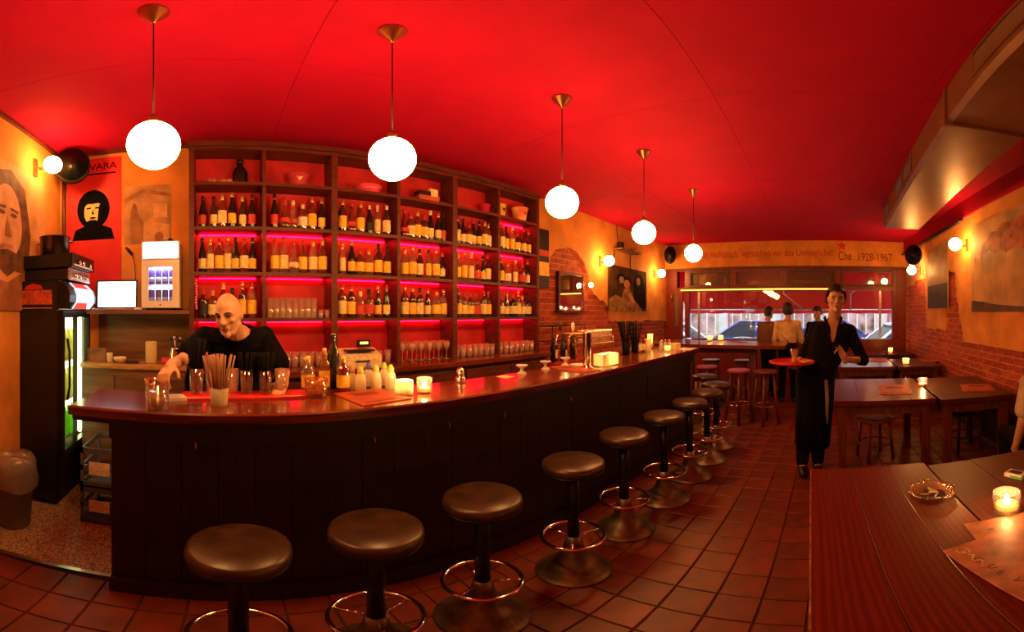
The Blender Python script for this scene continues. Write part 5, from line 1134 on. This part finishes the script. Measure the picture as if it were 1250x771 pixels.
def hair_cap(t, c, M, k=1.0, m=HAIR, line=.42, back=-.45, puff=.014, name='hair'):
    vs = []; fs = []; n, q = 72, 48; keep = {}
    for j in range(q+1):
        v = -pi/2+pi*j/q
        for i in range(n):
            u = 2*pi*i/n; x, y, z = cos(v)*cos(u), cos(v)*sin(u), sin(v); r = puff*(1+.22*sin(9*u+5*v)*sin(7*v+2*u)+.6*max(0, z))
            vs.append((x*(.094+r), y*(.075+r*.8), z*(.117+r*.9)))
    hb = MB(); ok = set()
    for j in range(q):
        for i in range(n):
            v = -pi/2+pi*(j+.5)/q; u = 2*pi*(i+.5)/n; x, z = cos(v)*cos(u), sin(v)
            lim = line+.06*sin(9*u) if x > .15 else (line+(back-line)*min(1, (.15-x)/.45))
            if z > lim: ok.add((j, i))
    f2 = [(j*n+i, j*n+(i+1) % n, (j+1)*n+(i+1) % n, (j+1)*n+i) for j, i in ok]
    hb.add([Vector(c)+M@(Vector(v)*k) for v in vs], f2, True); o = hb.build(name, m, t); bm = bmesh.new(); bm.from_mesh(o.data); bmesh.ops.delete(bm, geom=[v for v in bm.verts if not v.link_faces], context='VERTS'); bd = [v for v in bm.verts if v.is_boundary]
    for _ in range(5): bmesh.ops.smooth_vert(bm, verts=bd, factor=.5, use_axis_x=True, use_axis_y=True, use_axis_z=True)
    bm.to_mesh(o.data); bm.free()
    s = o.modifiers.new('thick', 'SOLIDIFY'); s.thickness = .012; s.offset = -1; return o
def hand_into(mb, w, d, pn, ts, curl=(.5, .6, .5), th=.5, k=1.0, spread=.10):
    """w wrist, d hand direction, pn palm normal (fingers curl towards it), ts +1/-1 thumb side along d x pn"""
    d = Vector(d).normalized(); pn = Vector(pn); pn = (pn-d*d.dot(pn)).normalized(); s = d.cross(pn)*ts; w = Vector(w)
    mb.cap(w-d*.02, w+d*.02, .026*k, .026*k)
    for a in (-.026, -.009, .009, .026): mb.cap(w+d*.015*k+s*a*.7*k, w+d*.082*k+s*a*k, .0145*k, .0125*k)
    for i, (a, L) in enumerate(((.029, .072), (.0098, .080), (-.0098, .074), (-.029, .058))):
        p = w+d*.085*k+s*a*k; q = 0; fd = (d+s*a*spread*30*.2).normalized(); c_ = curl[i] if isinstance(curl[0], (tuple, list)) else curl
        for m_, (frac, r) in enumerate(((.45, .0092), (.32, .0083), (.23, .0074))):
            q += c_[m_]; dirn = fd*cos(q)+pn*sin(q); e = p+dirn*L*frac*k; mb.cap(p, e, r*k, (r-.0008)*k, 10); p = e
    b = w+d*.028*k+s*.026*k; td = (d*.65+s*.75+pn*th*.8).normalized()
    e = b+td*.042*k; mb.cap(b, e, .0125*k, .0105*k, 10); e2 = e+(td*.5+d*.55+pn*th*.5).normalized()*.032*k; mb.cap(e, e2, .0100*k, .0085*k, 10)
def limb(mb, a, b, c, r, extra=0):
    mb.cap(a, b, r[0]+extra, r[1]+extra, 14); mb.cap(b, c, r[1]+extra, r[2]+extra, 14)
def person(label, J, skin, shirt, trousers, face, up=(0, 0, 1), vox=.0075, hands=None, sleeve='short', neck_cut=None, k=1.0, hairline=None, features=True, collar=True):
    """J: world joints: head, neck, chest, waist, hip, Ls Le Lw Rs Re Rw, Lh Lk La Rh Rk Ra"""
    J = {a: Vector(b) for a, b in J.items()}
    base = (J['La']+J['Ra'])/2; t = thing('person', label, 'person', (base.x, base.y, 0))
    off = -Vector((base.x, base.y, 0)); J = {a: b+off for a, b in J.items()}
    M = frame(face, up); lat = (J['Ls']-J['Rs']).normalized()
    B = MB(); head_into(B, J['head'], M, k)
    B.cap(J['head']+M@Vector((-.018, 0, -.06))*k, J['neck']+Vector((0, 0, -.03)), .052*k, .060*k)
    def torso(e): return [(J['hip']+(J['hip']-J['waist'])*.25, .10*k+e, .085*k+e), (J['hip'], .160*k+e, .115*k+e), ((J['hip']+J['waist'])/2, .152*k+e, .108*k+e), (J['waist'], .138*k+e, .100*k+e), ((J['waist']+J['chest'])/2, .155*k+e, .110*k+e), (J['chest'], .172*k+e, .118*k+e), (J['chest']*.4+J['neck']*.6, .165*k+e, .098*k+e), (J['chest']*.12+J['neck']*.88, .105*k+e, .075*k+e), (J['neck']+(J['neck']-J['chest'])*.05, .055*k+e*.6, .05*k+e*.6)]
    B.loft(torso(0), lat, 28)
    ra, rl = (.046*k, .037*k, .027*k), (.078*k, .056*k, .040*k)
    for s in 'LR':
        B.ball(J[s+'s'], .056*k, 14); limb(B, J[s+'s'], J[s+'e'], J[s+'w'], ra); B.cap(J['neck']-Vector((0, 0, .03)), J[s+'s'], .05*k, .052*k)
        limb(B, J[s+'h'], J[s+'k'], J[s+'a'], rl); fd = M@Vector((1, 0, 0)) if 'foot' not in J else J['foot']-off; fd = Vector((fd.x, fd.y, 0)).normalized()
        B.cap(J[s+'a']+Vector((0, 0, -.02)), J[s+'a']+fd*.13+Vector((0, 0, -.045)), .040*k, .034*k)
    for s, h in (hands or {}).items(): hand_into(B, J[s+'w'], *h, k=k)
    weld(B, 'body', skin, t, vox, 4)
    if features: face_parts(t, J['head'], M, k)
    # shirt
    G = MB(); e = .013; G.loft(torso(e)[1:] if collar else torso(e)[1:-1], lat, 28)
    for s in 'LR':
        G.ball(J[s+'s'], .056*k+e, 14); G.cap(J['neck']-Vector((0, 0, .045)), J[s+'s'], .046*k+e, .052*k+e)
        if sleeve == 'short': q = J[s+'s']+(J[s+'e']-J[s+'s'])*.72; G.cap(J[s+'s'], q, .052*k+e, .052*k+e*1.4, 16)
        else: q = J[s+'e']+(J[s+'w']-J[s+'e'])*(.18 if sleeve == 'elbow' else .9); G.cap(J[s+'s'], J[s+'e'], ra[0]+e, ra[1]+e*1.2, 16); G.cap(J[s+'e'], q, ra[1]+e*1.2, ra[1]+e if sleeve == 'elbow' else ra[2]+e, 16)
    fwd = lat.cross(Vector((0, 0, 1))).normalized()
    if fwd.dot(M@Vector((1, 0, 0))) < 0 and False: fwd = -fwd
    nk = J['neck']; upb = (J['neck']-J['chest']).normalized()
    def cut(p):
        q = p-nk; z = q.dot(upb); l = q.dot(lat); f = q.dot(fwd)
        if z > -.005 and abs(l) < .085 and (q-upb*z).length < .085: return True
        if neck_cut: dpt, w = neck_cut; return f > 0 and z > -dpt and abs(l) < w*(1+z/dpt) + .004
        return False
    so = weld(G, 'shirt', shirt, t, min(.008, vox*1.3), 4, cut)
    sd = so.modifiers.new('thick', 'SOLIDIFY'); sd.thickness = .004; sd.offset = -1
    if collar:
        fb = lat.cross(upb).normalized(); c0 = nk-upb*.004
        MB().tube([c0+lat*.086*cos(a)+fb*.086*sin(a) for a in [2*pi*i/28 for i in range(28)]], .0085, 8, closed=True).build('neckband', shirt, t)
    # trousers and shoes
    T = MB(); e = .014; T.loft(torso(e+.004)[:4], lat, 24)
    for s in 'LR': limb(T, J[s+'h'], J[s+'k'], J[s+'a']+Vector((0, 0, .03)), (rl[0], rl[1], rl[2]+.006), e); T.cap(J['hip'], J[s+'h'], .10*k, rl[0]+e)
    weld(T, 'trousers', trousers, t, .010, 3)
    for s in 'LR':
        S2 = MB(); a = J[s+'a']; S2.cap(a+Vector((0, 0, -.035))-fd*.03, a+fd*.15+Vector((0, 0, -.045)), .048*k, .040*k); S2.v = [(v[0], v[1], max(v[2], .002)) for v in S2.v]; S2.build('shoe', BLACK, t)
    pass
    return t, J, M
def standing(root, phi, k=1.0, lean=0):
    R = Matrix.Rotation(phi, 3, 'Z'); q = lambda f, l, z: Vector((root[0], root[1], root[2] if len(root) > 2 else 0))+R@(Vector((f, l, z))*k)
    return {'head': q(.03, 0, 1.655), 'neck': q(-.01, 0, 1.475), 'chest': q(.01, 0, 1.28), 'waist': q(.01, 0, 1.08), 'hip': q(0, 0, .95), 'Ls': q(-.02, .175, 1.415), 'Le': q(-.03, .215, 1.13), 'Lw': q(.10, .20, .90), 'Rs': q(-.02, -.175, 1.415), 'Re': q(-.03, -.215, 1.13), 'Rw': q(.10, -.20, .90),
            'Lh': q(0, .09, .92), 'Lk': q(.03, .10, .50), 'La': q(0, .11, .085), 'Rh': q(0, -.09, .92), 'Rk': q(.03, -.10, .50), 'Ra': q(0, -.11, .085)}, q

# the waiter
J, q = standing((3.46, .0), pi)
J.update({'head': q(.05, .225, 1.655), 'neck': q(-.01, .20, 1.465), 'chest': q(.01, .175, 1.27), 'waist': q(.01, .105, 1.09), 'hip': q(0, .04, .96), 'Ls': q(-.02, .355, 1.365), 'Le': q(.06, .475, 1.10), 'Lw': q(.25, .285, 1.135), 'Rs': q(-.02, .04, 1.385), 'Re': q(-.05, -.075, 1.13), 'Rw': q(.13, -.145, 1.055),
          'Lh': q(0, .11, .93), 'Lk': q(.04, .07, .50), 'La': q(0, .06, .085), 'Rh': q(0, -.05, .93), 'Rk': q(.05, -.07, .50), 'Ra': q(.02, -.08, .085), 'foot': (-1, .2, 0)})
J['foot'] = J['Ra']*0+Vector((-1, .1, 0))
base = (J['La']+J['Ra'])/2; J['foot'] = Vector((-1, .1, 0))-Vector((0, 0, 0))
def mk(label, J, *a, **kw):
    J = dict(J); f = J.pop('foot', None); return person(label, J, *a, **kw)
wt, WJ, WM = mk('waiter in a black open-necked shirt and long dark apron carrying a red tray', J, SKIND, CLOTHB, CLOTHG, (-1, -.06, -.03), (0, -.06, 1), .0055,
   {'L': ((-.25, .40, .88), (-.55, .65, -.1), 1, ((.12, .2, .15), (.35, .45, .3), (.75, .8, .5), (.85, .9, .5)), .35), 'R': ((-1, .15, .05), (0, 0, 1), -1, (.12, .15, .1), .2)}, 'elbow', (.20, .058), 1.0, collar=False)
hair_cap(wt, WJ['head'], WM, 1.0, HAIR, .52, -.35, .012)
M_ = MB()
for s in (-1, 1): nk = WJ['neck']; M_.tube([nk+Vector((.04, s*.07, .035)), nk+Vector((-.05, s*.075, .02)), nk+Vector((-.105, s*.045, -.06)), nk+Vector((-.115, s*.012, -.18))], [.010, .013, .014, .006], 8)
M_.build('shirt_collar', CLOTHB, wt)
h = WJ['hip']; ap = MB(); ap.loft([(h+Vector((0, 0, .10)), .160, .125), (h+Vector((0, 0, 0)), .180, .142), (h+Vector((-.01, .01, -.3)), .165, .150), (h+Vector((-.02, .03, -.68)), .150, .16)], (0, 1, 0), 36)
for i, v in enumerate(ap.v): a = i % 36; ap.v[i] = (v[0]+.010*sin(a*1.4)*(i//36)/3, v[1]+.010*cos(a*1.9)*(i//36)/3, v[2])
ap.build('apron', CLOTHB, wt); MB().tube([h+Vector((-.15, -.09, -.02)), h+Vector((-.165, -.10, -.2)), h+Vector((-.17, -.10, -.42))], [.014, .018, .008], 8).build('apron_tie', mat('grey_cloth', (.25, .2, .16), .8), wt)
tr = atD(967, 441, 3.235)
t = thing('serving_tray', 'round red serving tray held by the waiter', 'tray', (tr.x, tr.y, 1.097)); MB().lathe([(.17, 0), (.19, .004), (.197, .024), (.192, .025), (.184, .010), (1e-5, .006)], 40).build('tray_body', REDPL, t)
t = thing('milk_glass', 'tall glass of creamy drink with two long straws on the red tray', 'glass', (tr.x, tr.y-.02, 1.1035)); MB().lathe([(.03, 0), (.032, .004), (.024, .04), (.034, .075), (.036, .12), (.034, .12), (.032, .08), (.02, .04), (1e-5, .01)], 20).build('glass', GLASS, t)
MB().lathe([(.028, .006), (.021, .04), (.030, .078), (.031, .10), (1e-5, .105)], 18).build('drink', waxy('milky_drink', (.95, .70, .38), .4), t)
for s in (-1, 1): MB().tube([(0, s*.01, .08), (-.02, s*.06, .19), (-.03, s*.12, .25)], .003, 6).build('straw', BLACK, t)
tag(MB().lathe([(.03, 0), (.045, .008), (.05, .02), (.045, .018), (1e-5, .006)], 18).build('snack_dish', YELLOW, None, (tr.x, tr.y-.115, 1.1045)), 'small dish of nuts on the red tray beside the glass', 'dish')

# the bartender
J, q = standing((.12, 2.60, .004), -pi/2)
J.update({'head': (.055, 2.10, 1.525), 'neck': (.095, 2.24, 1.425), 'chest': (.11, 2.36, 1.30), 'waist': (.12, 2.50, 1.13), 'hip': (.12, 2.60, .98), 'Ls': (.275, 2.30, 1.385), 'Le': (.385, 2.22, 1.17), 'Lw': (.34, 1.97, 1.165), 'Rs': (-.085, 2.27, 1.385), 'Re': (-.20, 2.05, 1.275), 'Rw': (-.225, 1.77, 1.285)})
bt, BJ, BMx = mk('bald bartender in a black t-shirt leaning over the bar to mix a drink', J, SKIN, CLOTHB, CLOTHG, (-.42, -.85, -.28), (-.08, 0, 1), .0055,
   {'R': ((-.28, -.75, -.42), (0, -.45, -1), 1, ((.5, .7, .4), (.5, .6, .4), (.6, .6, .4), (.7, .7, .4)), .5), 'L': ((-.35, -.9, -.12), (0, 0, -1), -1, (.25, .35, .25), .3)}, 'short', None, 1.0)
tag(MB().lathe([(.03, 0), (.02, .05), (.022, .055), (.034, .10), (.030, .10), (.018, .052), (1e-5, .04)], 16).build('jigger', CHROME, None, (-.33, 1.80, BZ)), 'small chrome jigger by the cocktail tumbler', 'jigger')

# guests by the window
J, q = standing((6.42, .40), 0, .955); J.update({'Rw': q(.30, -.20, 1.10), 'Lw': q(.30, .14, 1.06), 'Re': q(.05, -.25, 1.10), 'Le': q(.05, .24, 1.10)})
g1, GJ, GM = mk('man in a pale orange-lit shirt seen from behind at the high table', J, SKIND, SHIRTO, CLOTHG, (1, .25, 0), (0, 0, 1), .009, {'R': ((.9, .1, .2), (0, .6, .6), -1, (.6, .7, .4), .4), 'L': ((.9, -.2, .2), (0, -.6, .6), 1, (.6, .7, .4), .4)}, 'long', None, .95, features=False)
hair_cap(g1, GJ['head'], GM, .95, HAIR, .45, -.55, .014)
J, q = standing((6.9, -.12), pi-.3, .93); J.update({'Rw': q(.28, -.05, 1.12), 'Re': q(.02, -.24, 1.12)})
g2, GJ, GM = mk('man with a dark flat cap facing into the room behind the waiter', J, SKIND, CLOTHB, CLOTHG, (-.8, .5, 0), (0, 0, 1), .009, {'R': ((-.6, -.6, .4), (0, .5, .5), 1, (.6, .7, .4), .4), 'L': ((-.3, 0, -1), (-.5, 0, 0), 1, (.4, .5, .3), .3)}, 'long', None, .93)
hair_cap(g2, GJ['head'], GM, .93, HAIR, .30, -.3, .016); c = GJ['head']+GM@Vector((.08, 0, .055)); MB().ball((0, 0, 0), .055, 14, sc=(1.2, 1.1, .16)).build('cap_peak', HAIR, g2, c)
J, q = standing((6.95, .80), -.6, .93); J.update({'Rw': q(.28, -.12, 1.08), 'Re': q(.06, -.24, 1.08)})
g3, GJ, GM = mk('man in a dark brown jacket half hidden left of the orange-shirted man', J, SKIND, mat('brown_jacket', (.16, .07, .04), .8), CLOTHG, (.7, -.6, 0), (0, 0, 1), .009, {'R': ((.8, .1, .1), (0, .6, .6), -1, (.6, .7, .4), .4), 'L': ((.1, 0, -1), (.5, 0, 0), -1, (.4, .5, .3), .3)}, 'long', None, .93, features=False)
hair_cap(g3, GJ['head'], GM, .93, HAIR, .45, -.5, .014)
# seated guest at the right frame edge
ax = (2.24, -1.64); R = Matrix.Rotation(0, 3, 'Z')
def q(f, l, z): return Vector((ax[0]+f, ax[1]+l, z))
J = {'head': q(.05, 0, 1.29), 'neck': q(-.01, 0, 1.10), 'chest': q(0, 0, .92), 'waist': q(-.01, 0, .72), 'hip': q(-.02, 0, .58), 'Ls': q(-.01, .19, 1.03), 'Le': q(-.03, .25, .77), 'Lw': q(.06, .25, .55), 'Rs': q(-.01, -.18, 1.04), 'Re': q(.02, -.24, .78), 'Rw': q(.24, -.14, .70),
     'Lh': q(0, .10, .56), 'Lk': q(.42, .13, .53), 'La': q(.38, .13, .085), 'Rh': q(0, -.10, .56), 'Rk': q(.42, -.13, .53), 'Ra': q(.38, -.13, .085)}
g4, GJ, GM = mk('seated guest in a beige t-shirt cut by the right frame edge', J, SKIN, BEIGE, CLOTHG, (1, -.2, 0), (0, 0, 1), .008, {'L': ((.6, -.1, -.8), (0, -1, 0), 1, (.3, .5, .3), .4), 'R': ((.9, .3, -.2), (0, .5, -1), -1, (.3, .5, .3), .4)}, 'short', None, 1.0)
hair_cap(g4, GJ['head'], GM, 1.0, HAIR, .4, -.5, .016)
